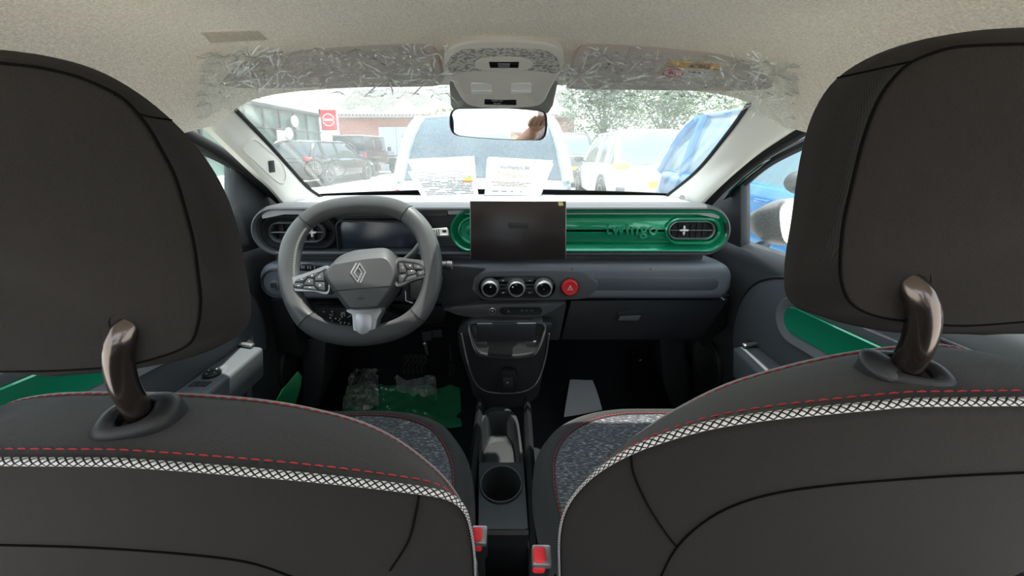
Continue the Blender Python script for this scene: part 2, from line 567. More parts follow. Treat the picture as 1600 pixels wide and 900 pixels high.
# ================================================================== front seats
def rope_mat():
    m = mat('braided piping', (0.7, 0.7, 0.68), 0.75, spec=0.2)
    nt = m.node_tree; N = nt.nodes; L = nt.links; p = N['Principled BSDF']
    uv = N.new('ShaderNodeUVMap'); sp = N.new('ShaderNodeSeparateXYZ'); L.new(uv.outputs[0], sp.inputs[0])
    def trig(sgn):
        a = N.new('ShaderNodeMath'); a.operation = 'MULTIPLY_ADD'; a.inputs[1].default_value = 4.0 * sgn
        L.new(sp.outputs['Y'], a.inputs[0]); L.new(sp.outputs['X'], a.inputs[2])
        f = N.new('ShaderNodeMath'); f.operation = 'FRACT'; L.new(a.outputs[0], f.inputs[0])
        g = N.new('ShaderNodeMath'); g.operation = 'PINGPONG'; g.inputs[1].default_value = 0.5; L.new(f.outputs[0], g.inputs[0])
        return g
    a, c = trig(1), trig(-1)
    mn = N.new('ShaderNodeMath'); mn.operation = 'MINIMUM'; L.new(a.outputs[0], mn.inputs[0]); L.new(c.outputs[0], mn.inputs[1])
    r = N.new('ShaderNodeValToRGB'); r.color_ramp.elements[0].position = 0.11; r.color_ramp.elements[0].color = (0.01, 0.01, 0.01, 1)
    r.color_ramp.elements[1].position = 0.19; r.color_ramp.elements[1].color = (0.66, 0.66, 0.65, 1)
    L.new(mn.outputs[0], r.inputs[0]); L.new(r.outputs[0], p.inputs['Base Color'])
    b = N.new('ShaderNodeBump'); b.inputs['Strength'].default_value = 0.8; b.inputs['Distance'].default_value = 0.0015
    L.new(mn.outputs[0], b.inputs['Height']); L.new(b.outputs[0], p.inputs['Normal'])
    return m
ROPE = rope_mat()
POST = mat('bronze black post', (0.13, 0.11, 0.10), 0.22, 0.9, coat=0.3)
SEAM = mat('seam shadow thread', (0.004, 0.004, 0.004), 0.95, spec=0.05)
def cushion_mat():
    m = mat('cushion fabric', (0.045, 0.047, 0.052), 0.9, spec=0.15, sheen=0.25)
    nt = m.node_tree; N = nt.nodes; L = nt.links; p = N['Principled BSDF']
    co = N.new('ShaderNodeTexCoord'); mp = N.new('ShaderNodeMapping'); mp.inputs['Scale'].default_value = (110, 620, 620)
    L.new(co.outputs['Object'], mp.inputs['Vector'])
    n = N.new('ShaderNodeTexNoise'); n.inputs['Scale'].default_value = 1.0; n.inputs['Detail'].default_value = 1.5
    L.new(mp.outputs[0], n.inputs['Vector'])
    r = N.new('ShaderNodeValToRGB')
    r.color_ramp.elements[0].position = 0.42; r.color_ramp.elements[0].color = (0.055, 0.058, 0.065, 1)
    r.color_ramp.elements[1].position = 0.72; r.color_ramp.elements[1].color = (0.42, 0.43, 0.45, 1)
    e = r.color_ramp.elements.new(0.58); e.color = (0.115, 0.12, 0.13, 1)
    L.new(n.outputs['Fac'], r.inputs[0]); L.new(r.outputs[0], p.inputs['Base Color'])
    return m
CUSH = cushion_mat()

def stitches(bm, path, ln=0.0065, gap=0.0035, r=0.0007, off=Vector((0, 0, 0)), up=None):
    tot = sum((path[i+1] - path[i]).length for i in range(len(path) - 1))
    n = max(2, int(tot / (ln + gap)))
    P = resample(path, n * 3 + 1)
    for i in range(n):
        a, c = P[3*i] + off, P[3*i+2] + off
        m = (a + c) / 2 + (up or Vector((0, -0.4, 0.9))) * 0.0006
        tube(bm, [a, m, c], [r * 0.6, r, r * 0.6], 6)

def mirror_full(half, cx):
    """half outline starts on the centre plane and runs down the visible side; returns the full open arch, hidden side first"""
    mir = [Vector((cx - (p.x - cx) * 0.60, p.y, p.z)) for p in half]
    return list(reversed(mir))[:-1] + half
def pillow(bm, rings, inner0, inner1, closed, bulge0=0.01, bulge1=0.01, nfill=6):
    """loft of rings, both ends closed by domed panels collapsing to a point or spine"""
    n = len(rings[0])
    r0 = rings[0]; r1 = rings[-1]
    pre = []
    for k in range(nfill):
        t = (k + 0.02) / nfill
        pre.append([lerp(inner0[i], r0[i], t) + Vector((0, -bulge0 * (1 - t * t), 0)) for i in range(n)])
    post = []
    for k in range(nfill):
        t = 1 - (k + 1 - 0.02) / nfill
        post.append([lerp(inner1[i], r1[i], t) + Vector((0, bulge1 * (1 - t * t), 0)) for i in range(n)])
    loft(bm, pre + rings + post, closed)

def build_seat(side, px_c, cx, hr_sil, hr_seam, z_top, y_pip, pip, front, guide_px, post_px, labels, buckle, cush):
    sg = side
    lean = 0.36
    seat = thing('car_seat', labels['seat'], 'car seat', (cx, 0.62, 0.34))
    # ---------- headrest
    def hb(z): return 0.255 + (1.10 - z) * 0.12
    def hplane(px, py, dy):
        p0 = Vector((0, 0.255 + dy, 1.10)); n = Vector((0, 1, 0.12))
        return at_plane(px, py, p0, n)
    N = 90
    def sdy(x): 
        u = min(1.0, max(0.0, (650 - abs(x - 800)) / 235.0)); return 0.028 + 0.042 * u * u * (3 - 2 * u)
    def clip(P):
        Q = [p for p in P if (p.x - cx) * -sg > 0.004]
        return [Vector((cx, Q[0].y, Q[0].z + 0.0015))] + Q + [Vector((cx, Q[-1].y, Q[-1].z - 0.001))]
    sil = catmull(clip([hplane(x, y, sdy(x)) for x, y in hr_sil]), N)
    seam = catmull(clip([hplane(x, y, 0.0) for x, y in hr_seam]), N)
    for L_ in (sil, seam):
        L_[0].x = cx; L_[-1].x = cx
    def closeloop(h):
        return h + [Vector((cx - (p.x - cx) * 0.85, p.y, p.z)) for p in reversed(h[1:-1])]
    S = closeloop(sil); B_ = closeloop(seam)
    cz = sum(p.z for p in S) / len(S)
    cS = Vector((cx, 0.30, cz))
    n = len(S)
    def inset(r, f, dy):
        return [Vector((cx + (p.x - cx) * f, p.y + dy, cz + (p.z - cz) * f)) for p in r]
    B_in = inset(B_, 0.985, -0.0004)
    groove = [p + Vector((0, 0.0002, 0)) for p in B_]
    B_out = [lerp(B_[i], S[i], 0.05) + Vector((0, -0.0005, 0)) for i in range(n)]
    mids = []
    for t in (0.25, 0.5, 0.75):
        a = t * PI / 2
        row = []
        for i in range(n):
            wd = min(1.0, max(0.0, (cz - 0.02 - S[i].z) / 0.05))
            f1 = lerp(math.sin(a), t, wd); f2 = lerp(1 - math.cos(a), t, wd)
            row.append(Vector((lerp(B_[i].x, S[i].x, f1), lerp(B_[i].y, S[i].y, f2), lerp(B_[i].z, S[i].z, f1))))
        mids.append(row)
    R = [B_in, groove, B_out] + mids + [S, inset(S, 0.94, 0.010), inset(S, 0.85, 0.020), inset(S, 0.70, 0.028)]
    inner = [Vector((cx, p.y, cz)) for p in B_in]
    inner1 = [Vector((cx, p.y, cz)) for p in R[-1]]
    b = BM(); pillow(b, R, inner, inner1, True, 0.006, 0.008, 8)
    hr = obj('headrest', b, FAB_BACK, seat, angle=180)
    # seam cords
    b = BM()
    tube(b, [p + Vector((0, 0.0002, 0)) for p in B_], 0.0010, 8, closed=True)
    k = max(range(N), key=lambda i: (B_[i].x - cx) * -sg * 0 + (abs(B_[i].x - cx) * 0.75 + (B_[i].z - cz)))
    for kk in (k, n - k):
        rr = [B_[kk]] + [m[kk] for m in mids] + [S[kk]]
        tube(b, [p + Vector((0, -0.0004, 0.0002)) for p in rr], 0.0008, 6)
    obj('seam', b, SEAM, hr)
    # ---------- posts and guides
    zt = z_top
    # post enters the headrest at post_px and the seat top at guide_px
    Yh = 0.262
    h0 = hplane(post_px[0], post_px[1], 0.002)
    g0 = at_z(guide_px[0], guide_px[1], zt)
    for sx_ in (1, -1):
        def mx(p): return Vector((p.x if sx_ == 1 else 2*cx - p.x + sg * 0.018, p.y, p.z))
        path = [h0 + Vector((0, 0.05, 0.008)), h0 + Vector((0, 0.022, 0.006)), h0 + Vector((0, -0.002, -0.004)), lerp(h0, g0, 0.22) + Vector((0, -0.009, 0)), lerp(h0, g0, 0.5) + Vector((0, -0.009, 0)), lerp(h0, g0, 0.8) + Vector((0, -0.003, 0)), g0 + Vector((0, 0.002, -0.002)), g0 + Vector((0, 0.010, -0.05))]
        b = BM(); tube(b, catmull([mx(p) for p in path], 28), 0.0092 if sg < 0 else 0.0098, 20)
        obj('headrest_post', b, POST, seat)
        # dark hole in the cloth
        b = BM()
        hp = mx(h0 + Vector((0, -0.001, 0.0)))
        lathe(b, ((0.0125, 0.004), (0.0125, 0.0), (0.0108, -0.002), (0.0095, 0.003)), hp, (0, 1, 0.1), 24, cap0=False, cap1=False)
        obj('post_hole', b, RUBBER, hr)
        b = BM()
        gc = mx(g0)
        gn = Vector((0, -0.35, 1)).normalized()
        gx = Vector((1, 0, 0)); gy = gn.cross(gx)
        if sx_ == 1: gx = (gx * 0.95 + gy * (0.28 if sg < 0 else -0.22)).normalized(); gy = gn.cross(gx)
        aw, ad = (0.030, 0.0215) if sg < 0 else (0.031, 0.0185)
        def ell(w_, d_, h, pw=2.6):
            out = []
            for q in range(36):
                t = 2*PI*q/36
                c_, s_ = math.cos(t), math.sin(t)
                out.append(gc + gx * (math.copysign(abs(c_) ** (2/pw), c_) * w_) + gy * (math.copysign(abs(s_) ** (2/pw), s_) * d_) + gn * h)
            return out
        loft(b, [ell(aw, ad, -0.010), ell(aw, ad, 0.002), ell(aw*.97, ad*.96, 0.006), ell(aw*.88, ad*.86, 0.0095), ell(aw*.70, ad*.68, 0.0115), ell(aw*.52, ad*.60, 0.0115), ell(aw*.42, ad*.52, 0.009), ell(aw*.40, ad*.5, 0.0)], cap1=True)
        pg = obj('post_guide', b, BLACK, seat)
        if sx_ == 1 and sg > 0:
            b = BM()
            q0 = gc - gx * 0.020 + gn * 0.0065
            ellipsoid(b, q0, (0.0135, 0.0165, 0.0068), 20, 10, Matrix((gx, gy, gn)).transposed().to_4x4())
            obj('release_button', b, DARK, pg, label='rounded release button on the guide collar')
    # ---------- backrest : rings along the arch
    nB = Vector((0, 1, lean))
    P0 = Vector((0, y_pip, zt - 0.006)); P1 = Vector((0, y_pip + 0.078, zt + 0.004))
    NP = 60
    hp_ = [at_plane(x, y, P0, nB) for x, y in pip]
    hf_ = [at_plane(x, y, P1, nB) for x, y in front]
    # on down to the hip, following the lean
    zb = 0.50
    def down(pts):
        q = pts[-1]; out = list(pts)
        zz = q.z - 0.05
        while zz > zb + 0.01:
            out.append(Vector((q.x + sg * 0.004, q.y + (q.z - zz) * lean, zz))); zz -= 0.07
        out.append(Vector((q.x + sg * 0.006, q.y + (q.z - zb) * lean, zb)))
        return out
    hp_ = catmull(down(hp_), NP); hf_ = catmull(down(hf_), NP)
    hp_[0].x = cx; hf_[0].x = cx
    A = mirror_full(hp_, cx); C_ = mirror_full(hf_, cx)
    n = len(A)
    def toward_center(p, f, dy=0):
        return Vector((cx + (p.x - cx) * f, p.y + dy, zb + (p.z - zb) * f + 0.0))
    def tc2(r, f, dy):
        out = []
        for p in r:
            z2 = zb + (p.z - zb) * f
            out.append(Vector((cx + (p.x - cx) * f, p.y + (p.z - z2) * lean + dy, z2)))
        return out
    ridge = [lerp(A[i], C_[i], 0.5) + (A[i] - Vector((cx, A[i].y, zb + 0.1))).normalized() * 0.006 for i in range(n)]
    q1 = [lerp(A[i], C_[i], 0.2) + (A[i] - Vector((cx, A[i].y, zb + 0.1))).normalized() * 0.003 for i in range(n)]
    q3 = [lerp(A[i], C_[i], 0.8) + (A[i] - Vector((cx, A[i].y, zb + 0.1))).normalized() * 0.004 for i in range(n)]
    # back panel
    b = BM()
    back = [tc2(A, f, -0.022 * (1 - f ** 4)) for f in (0.02, 0.15, 0.3, 0.45, 0.6, 0.7, 0.8, 0.88, 0.94, 0.975, 0.995)]
    loft(b, back + [[p + Vector((0, 0.003, -0.001)) for p in A]], closed=False)
    from mathutils.bvhtree import BVHTree
    BVB = BVHTree.FromBMesh(b)
    bk = obj('backrest', b, FAB_BACK, seat, angle=70)
    # wrap over the top and sides, and the front
    b = BM()
    fr = [tc2(C_, f, 0.03 * (1 - f ** 6) * (1 if f > 0.8 else 0.6)) for f in (0.985, 0.95, 0.9, 0.82, 0.7, 0.5, 0.3, 0.05)]
    loft(b, [[p + Vector((0, 0.004, -0.001)) for p in A], A, q1, ridge, q3, C_] + fr, closed=False)
    obj('backrest_cover', b, FAB_TOP, seat, angle=70, label='charcoal cloth wrapping the top and sides of the backrest')
    # seams across the back panel : lower pocket line and side seam
    def back_pt(px, py):
        p = at_plane(px, py, P0 + Vector((0, -0.0165, 0)), nB); return p
    b = BM()
    for ln in labels['seams']:
        pts = []
        for x, y in ln:
            h = BVB.ray_cast(CAM, ray(x, y).normalized())
            p = h[0] if h[0] is not None else at_plane(x, y, P0, nB)
            pts.append(p + Vector((0, -0.0006, 0)))
        tube(b, catmull(pts, 40), 0.0010, 6)
    obj('seam', b, SEAM, bk)
    # piping and stitches
    i0 = 6
    b = BM(); tube(b, [A[i] + (A[i] - Vector((cx, A[i].y, zb + 0.1))).normalized() * 0.0015 + Vector((0, -0.001, 0)) for i in range(i0, n - i0)], [max(0.0012, min(0.0031, 0.0031 - 0.0028 * (zt - 0.045 - A[i].z) / 0.09)) for i in range(i0, n - i0)], 10, uvrep=0.0068)
    obj('piping', b, ROPE, seat, label='black and white braided piping')
    b = BM()
    stitches(b, [lerp(A[i], C_[i], 0.13) + (A[i] - Vector((cx, A[i].y, zb + 0.1))).normalized() * 0.0022 for i in range(i0 + 20, n - i0 - 20)])
    obj('stitching', b, THREAD, seat)
    b = BM()
    stitches(b, [C_[i] + Vector((0, 0.0, 0.0008)) for i in range(i0 + 14, n - i0 - 14)])
    obj('stitching', b, THREAD, seat)
    b = BM(); tube(b, [C_[i] + Vector((0, 0.0022, -0.0004)) for i in range(i0, n - i0)], 0.0016, 8)
    obj('lit_edge_line', b, mat('pale lit edge', (0.30, 0.31, 0.31), 0.7), seat)  # pale line paints the glimpse of lit front edge
    # ---------- cushion
    cz_ = 0.60
    top_h = catmull([at_z(x, y, cz_) for x, y in cush['edge']], 40)
    top_h[0].x = cx
    full = mirror_full(top_h, cx)
    n2 = len(full)
    yb = min(p.y for p in full)
    cen_ = Vector((cx, 0.56, cz_))
    def sc2(f, dz): return [Vector((cx + (p.x - cx) * f, 0.45 + (p.y - 0.45) * f, cz_ + dz)) for p in full]
    b = BM()
    loft(b, [sc2(0.03, 0.0), sc2(0.3, 0.0), sc2(0.6, 0.002), sc2(0.78, 0.008), sc2(0.885, 0.010)], closed=False)
    cu_ = obj('cushion', b, CUSH, seat, angle=80, label='cushion centre with pale dashed weave')
    b = BM()
    loft(b, [sc2(0.883, 0.008), sc2(0.89, 0.0115), sc2(0.93, 0.011), sc2(0.97, 0.003), sc2(0.995, -0.016), sc2(1.0, -0.04), sc2(0.99, -0.10), sc2(0.97, -0.17), sc2(0.9, -0.19)], closed=False)
    obj('cushion_bolster', b, FAB_TOP, seat, angle=80)
    b = BM()
    stitches(b, [p + Vector((0, 0, 0.001)) for p in sc2(0.893, 0.0118)], 0.006, 0.002, 0.0008)
    for ln in cush['lines']:
        stitches(b, catmull([at_z(x, y, cz_ + 0.004) for x, y in ln], 20), 0.006, 0.0015, 0.0009)
    obj('cushion_stitching', b, THREAD, seat)
    b = BM()
    box(b, (cx, 0.62, 0.385), (0.42, 0.40, 0.10), 0.02)
    for sx_ in (-1, 1):
        box(b, (cx + sx_ * 0.19, 0.62, 0.345), (0.04, 0.46, 0.05), 0.008)
    obj('seat_frame', b, BLACK, seat)
    # ---------- belt buckle
    (c0, dirn, wd, ht, btn) = buckle
    b = BM()
    up_ = Vector(dirn).normalized(); rt = Vector((1, 0, 0)); rt = (rt - up_ * rt.dot(up_)).normalized(); nn = rt.cross(up_)
    R4 = Matrix((rt, up_, nn)).transposed().to_4x4()
    box(b, c0 - up_ * ht / 2, (wd, ht, 0.020), 0.004, R4)
    box(b, c0 - up_ * (ht + 0.05), (wd * 0.55, 0.12, 0.008), 0.003, R4)
    bu = obj('belt_buckle', b, BLACK, seat)
    b = BM(); box(b, c0 + up_ * 0.001, (wd * 1.02, 0.012, 0.0215), 0.003, R4)
    obj('buckle_rim', b, SATIN, bu)
    b = BM()
    box(b, c0 + up_ * 0.0045 + rt * btn * wd * 0.12 - nn * 0.0, (wd * 0.66, 0.010, 0.0165), 0.003, R4)
    box(b, c0 - up_ * 0.008 + rt * btn * wd * 0.12 + nn * 0.0075, (wd * 0.66, 0.017, 0.009), 0.003, R4)
    obj('release_button', b, mat('red buckle button', (0.85, 0.035, 0.045), 0.45), bu, label='red buckle release button')
    return seat

L_sil = [(-20, 78), (0, 80), (60, 85), (140, 105), (205, 138), (262, 182), (312, 235), (347, 290), (370, 350), (384, 420), (392, 470), (389, 503), (368, 527), (330, 547), (280, 563), (200, 578), (100, 587), (0, 583), (-20, 582)]
L_seam = [(-20, 98), (0, 99), (62, 106), (124, 121), (174, 143), (199, 160), (230, 197), (255, 240), (274, 278), (289, 327), (302, 377), (309, 427), (313, 470), (309, 508), (294, 539), (249, 558), (187, 572), (93, 579), (0, 576), (-20, 575)]
R_sil = [(1625, 45), (1600, 46), (1500, 52), (1420, 67), (1350, 94), (1300, 130), (1270, 178), (1254, 230), (1244, 285), (1236, 345), (1227, 400), (1225, 440), (1230, 465), (1248, 482), (1290, 497), (1330, 508), (1400, 520), (1500, 522), (1600, 514), (1625, 512)]
R_seam = [(1625, 70), (1600, 69), (1500, 73), (1450, 86), (1412, 106), (1375, 152), (1350, 215), (1331, 290), (1318, 350), (1313, 410), (1316, 445), (1330, 474), (1362, 492), (1410, 501), (1500, 509), (1600, 503), (1625, 501)]
L_pip = [(150, 722), (200, 724), (300, 731), (400, 739), (500, 748), (600, 759), (680, 770), (708, 780), (724, 796), (733, 822), (739, 860), (741, 900)]
L_front = [(150, 616), (200, 616), (300, 619), (400, 627), (480, 640), (560, 661), (620, 690), (670, 727), (700, 757), (722, 792), (734, 830), (740, 870)]
R_pip = [(1450, 628), (1400, 632), (1300, 641), (1200, 651), (1120, 663), (1060, 678), (1000, 699), (950, 726), (915, 755), (891, 785), (879, 815), (875, 850), (876, 900)]
R_front = [(1450, 541), (1440, 541), (1360, 549), (1280, 563), (1200, 583), (1130, 606), (1060, 641), (1010, 673), (970, 704), (935, 737), (905, 775), (886, 815), (878, 850)]
bkL = (at(749, 838, 0.41), (0.02, -0.35, 1.0), 0.021, 0.05, -1)
bkR = (at(846, 870, 0.37), (0.06, -0.35, 1.0), 0.024, 0.05, -1)
build_seat(-1, None, -0.405, L_sil, L_seam, 0.970, 0.243, L_pip, L_front, (219, 655), (199, 507),
    dict(seat='black cloth driver seat behind the steering wheel with oval headrest post collar',
         seams=[[(-60, 850), (20, 851), (150, 855), (280, 864), (390, 878), (470, 905)], [(655, 771), (650, 800), (638, 845), (610, 890)]]),
    bkL, dict(edge=[(560, 640), (600, 639), (650, 644), (695, 660), (722, 690), (737, 725), (742, 770), (741, 810), (738, 850), (734, 900)], lines=[[(682, 695), (679, 745)]]))
build_seat(1, None, 0.400, R_sil, R_seam, 1.020, 0.240, R_pip, R_front, (1413, 586), (1424, 440),
    dict(seat='black cloth passenger seat in front of the glovebox with squared headrest post collar', 
         seams=[[(1680, 734), (1590, 738), (1450, 745), (1300, 757), (1200, 772), (1130, 796), (1080, 830), (1050, 865), (1030, 905)], [(985, 708), (990, 740), (1010, 785), (1035, 825), (1056, 853)]]),
    bkR, dict(edge=[(1000, 636), (960, 637), (915, 644), (875, 660), (850, 682), (834, 715), (832, 760), (838, 800), (846, 840), (856, 900)], lines=[[(895, 700), (904, 755)]]))
# ================================================================== dashboard
YD = 0.95                                     # plane of the dash face
def wx(px, py, Y=YD):
    p = at(px, py, Y); return (p.x, p.z)
def slot_px(x0, x1, y0, y1, Y, n=14, r=None):
    """rounded slot given by its pixel box, as world (x, z) outline on the plane Y"""
    ym = (y0 + y1) / 2; xm = (x0 + x1) / 2
    xa, xb = wx(x0, ym, Y)[0], wx(x1, ym, Y)[0]; za, zb = wx(xm, y1, Y)[1], wx(xm, y0, Y)[1]
    h = zb - za
    return rrect((xa + xb) / 2, (za + zb) / 2, xb - xa, h, (r if r is not None else h / 2), n)
def ring(o, Y, inset=0.0, slope=0.0):
    """outline (x, z) moved inward by inset, at depth Y"""
    cx_ = (min(p[0] for p in o) + max(p[0] for p in o)) / 2; cz_ = (min(p[1] for p in o) + max(p[1] for p in o)) / 2
    hw = (max(p[0] for p in o) - min(p[0] for p in o)) / 2; hh = (max(p[1] for p in o) - min(p[1] for p in o)) / 2
    out = []
    n = len(o)
    for i in range(n):
        a = o[i-1]; c = o[(i+1) % n]
        tx, tz = c[0] - a[0], c[1] - a[1]; l = math.hypot(tx, tz) or 1
        nx, nz = -tz / l, tx / l            # inward for a ccw outline
        out.append(Vector((o[i][0] + nx * inset, Y, o[i][1] + nz * inset)))
    return out
dash = thing('dashboard', 'full width charcoal dashboard with glossy green right half under the windscreen', 'dashboard', (XC, 1.15, 0.70))

# ---- upper pod housing : rounded ring with a recess
outer = slot_px(391, 1143, 321, 401, YD)
b = BM()
loft(b, [ring(outer, 1.12, 0.012), ring(outer, 1.0, 0.0), ring(outer, YD + 0.01, 0.0), ring(outer, YD - 0.004, 0.005), ring(outer, YD - 0.006, 0.009), ring(outer, YD + 0.002, 0.013)])
obj('upper_pod', b, GREY, dash)
# top pad running to the windscreen foot
b = BM()
def _top(u, v):
    xl = lerp(outer_l + 0.03, -0.68, v); xr = lerp(outer_r - 0.03, 0.585, v)
    x = lerp(xl, xr, u)
    y = lerp(YD + 0.004, 1.40, v)
    z = zt_ - 0.004 - 0.022 * v + 0.006 * math.sin(v * PI) - 0.03 * max(0, abs(u * 2 - 1) - 0.9) / 0.1 * (1 - v) * 0.4
    return Vector((x, y, z))
outer_l = min(p[0] for p in outer); outer_r = max(p[0] for p in outer); zt_ = max(p[1] for p in outer)
V_ = grid(b, _top, 40, 16)
thicken(b, 0.02)
obj('top_pad', b, mat('pale grey dash top', (0.36, 0.37, 0.38), 0.7, spec=0.3, bump=(500, 0.35)), dash)
# ---- left recess : black face with instrument hood
left_o = slot_px(398, 1136, 327, 396, YD)
b = BM()
inner = [p for p in left_o]
xs_cut = wx(704, 360)[0]
# face panel of the recess
loft(b, [ring(left_o, YD, 0.0), ring(left_o, YD + 0.006, 0.004), ring(left_o, YD + 0.030, 0.012), ring(left_o, YD + 0.033, 0.03)], cap1=True)
obj('pod_face', b, DARK, dash)
# ---- left vent surround
def vent(px0, px1, py0, py1, Y, knob_px, root, rim_mat, cross, dc):
    o = slot_px(px0, px1, py0, py1, Y)
    b = BM()
    loft(b, [ring(o, Y + 0.012, -0.0005), ring(o, Y, -0.0005), ring(o, Y - 0.0025, 0.0012), ring(o, Y, 0.003), ring(o, Y + 0.025, 0.004)])
    v = obj('air_vent', b, rim_mat, root)
    b = BM(); loft(b, [ring(o, Y + dc, 0.003), ring(o, Y + dc + 0.0005, 0.01)], cap1=True)
    obj('vent_cavity', b, RUBBER, v)
    b = BM()
    x0, x1 = min(p[0] for p in o), max(p[0] for p in o); zc = (min(p[1] for p in o) + max(p[1] for p in o)) / 2; hh = (max(p[1] for p in o) - min(p[1] for p in o))
    box(b, ((x0+x1)/2, Y + dc * 0.5, zc), (x1 - x0 - 0.008, dc * 0.8, 0.0022), 0.0008)
    obj('vent_vane', b, MIDGREY, v)
    b = BM()
    for i in range(7):
        xx = lerp(x0 + 0.012, x1 - 0.012, i / 6)
        box(b, (xx, Y + dc * 0.8, zc), (0.0012, dc * 0.4, hh - 0.008), 0)
    obj('vent_fin', b, BLACK, v)
    kx, kz = wx(knob_px[0], knob_px[1], Y)
    b = BM()
    if cross:
        for dx, dz in ((1, 0), (-1, 0), (0, 1), (0, -1)):
            ellipsoid(b, (kx + dx * 0.0062, Y + 0.001, zc + dz * 0.0068), (0.0062 if dx else 0.0030, 0.003, 0.0066 if dz else 0.0030), 12, 8)
        ellipsoid(b, (kx, Y + 0.001, zc), (0.0035, 0.0034, 0.0035), 10, 8)
        obj('vent_knob', b, mat('pearl white', (0.75, 0.76, 0.75), 0.3), v, label='white four petal vent knob')
    else:
        for dx, dz in ((1, 0), (-1, 0), (0, 1), (0, -1)):
            ellipsoid(b, (kx + dx * 0.006, Y + 0.001, zc + dz * 0.0065), (0.006 if dx else 0.003, 0.003, 0.0064 if dz else 0.003), 12, 8)
        obj('vent_knob', b, mat('pearl white', (0.75, 0.76, 0.75), 0.3), v, label='white four petal vent knob')
    return v
lo = slot_px(412, 528, 336, 388, YD + 0.020)
b = BM()
loft(b, [ring(lo, YD + 0.034, -0.004), ring(lo, YD + 0.012, 0.0), ring(lo, YD + 0.008, 0.004), ring(lo, YD + 0.022, 0.012), ring(lo, YD + 0.026, 0.018)], cap1=True)
obj('vent_surround', b, BLACK, dash)
vent(420, 506, 348, 379, YD + 0.006, (487, 363), dash, GREY, False, 0.017)
# ---- instrument display
io_ = slot_px(531, 668, 345, 393, YD + 0.022, r=0.016)
b = BM()
loft(b, [ring(io_, YD + 0.034, -0.004), ring(io_, YD + 0.010, -0.004), ring(io_, YD + 0.008, -0.001), ring(io_, YD + 0.018, 0.002)], cap1=False)
obj('instrument_frame', b, BLACK, dash)
b = BM(); prism(b, [p for p in ring(io_, YD + 0.018, 0.0005)], Vector((0, 0.006, 0)), 0.0005)
obj('instrument_display', b, mat('blue black display glass', (0.014, 0.020, 0.036), 0.26, spec=0.9), dash)
b = BM()
sx0, sz0 = wx(531, 336, YD + 0.006); sx1, sz1 = wx(700, 329, YD + 0.006)
prism(b, [Vector((sx0 - 0.02, YD + 0.001, sz0 - 0.004)), Vector((sx1, YD + 0.001, sz0 - 0.004)), Vector((sx1, YD + 0.001, sz1)), Vector((sx0 - 0.01, YD + 0.001, sz1))], Vector((0, 0.03, 0)), 0.003)
obj('instrument_hood', b, BLACK, dash)
b = BM()
za_ = wx(600, 396, YD)[1]
tube(b, [Vector((outer_l + 0.06, YD - 0.001, za_ + 0.003)), Vector((wx(734, 396)[0], YD - 0.001, za_ + 0.003))], 0.0018, 8)
obj('trim_strip', b, MIDGREY, dash)

# ---- green panel
go = slot_px(703, 1140, 328, 393, YD)
b = BM()
loft(b, [ring(go, YD + 0.03, 0.0), ring(go, YD - 0.002, 0.0), ring(go, YD - 0.005, 0.002), ring(go, YD - 0.003, 0.005), ring(go, YD + 0.006, 0.010), ring(go, YD + 0.013, 0.016), ring(go, YD + 0.017, 0.0195), ring(go, YD + 0.012, 0.0215),
         ring(go, YD + 0.010, 0.024), ring(go, YD + 0.007, 0.030), ring(go, YD + 0.005, 0.040), ring(go, YD + 0.0038, 0.0515)], cap1=True)
gp = obj('green_panel', b, GREEN, dash, angle=50, label='glossy metallic green dash panel')
# raised lettering following the panel
tcx, tcz = wx(986, 360, YD + 0.005)
M_ = facing((tcx, YD + 0.0035, tcz + 0.003), (0, -1, 0))
b = text_bm('twingo', 0.045, M_, 0.0048, False, 1.12, 0.0009)
GREEN2 = GREEN
obj('embossed_lettering', b, GREEN2, gp, smooth=False)
vo = slot_px(1040, 1121, 342, 378, YD + 0.004)
b = BM()
loft(b, [ring(vo, YD + 0.02, -0.004), ring(vo, YD - 0.004, -0.004), ring(vo, YD - 0.007, -0.001), ring(vo, YD - 0.003, 0.003)])
obj('vent_surround', b, GREEN, dash, label='green vent surround')
vent(1045, 1117, 346, 374, YD - 0.006, (1069, 360), dash, SATIN, True, 0.006)
# round green well left of the screen
wo = slot_px(716, 760, 339, 382, YD)
b = BM()
loft(b, [ring(wo, YD + 0.012, 0.0), ring(wo, YD - 0.001, 0.0), ring(wo, YD - 0.003, 0.003), ring(wo, YD + 0.004, 0.007), ring(wo, YD + 0.005, 0.02)], cap1=True)
obj('vent_surround', b, GREEN, dash, label='round green cup beside the screen')

# ---- touch screen
ts = [at(734, 314, 0.895), at(885, 314, 0.895), at(884.5, 406, 0.875), at(735, 406, 0.875)]
b = BM(); prism(b, ts, Vector((0, 0.014, 0.002)), 0.002)
scr = obj('touch_screen', b, SATIN, dash, label='upright tablet screen')
cts = sum(ts, Vector()) / 4
b = BM(); prism(b, [cts + (p - cts) * 0.988 + Vector((0, -0.0008, 0)) for p in ts], Vector((0, 0.004, 0)), 0.0004)
obj('screen_glass', b, mat('screen glass', (0.026, 0.020, 0.020), 0.28, spec=0.3), scr)
b = BM()
st = [at(872, 316, 0.8935), at(879, 316, 0.8935), at(880.5, 321, 0.8925), at(873, 321.5, 0.8925)]
prism(b, [p + Vector((0, -0.0012, 0)) for p in st], Vector((0, 0.0008, 0)), 0)
obj('sticker', b, mat('yellow sticker', (0.75, 0.72, 0.25), 0.6), scr, label='tiny yellow sticker in the corner of the screen')
b = BM(); box(b, (cts.x, 0.93, cts.z), (0.06, 0.09, 0.05), 0.008)
obj('screen_bracket', b, BLACK, scr)

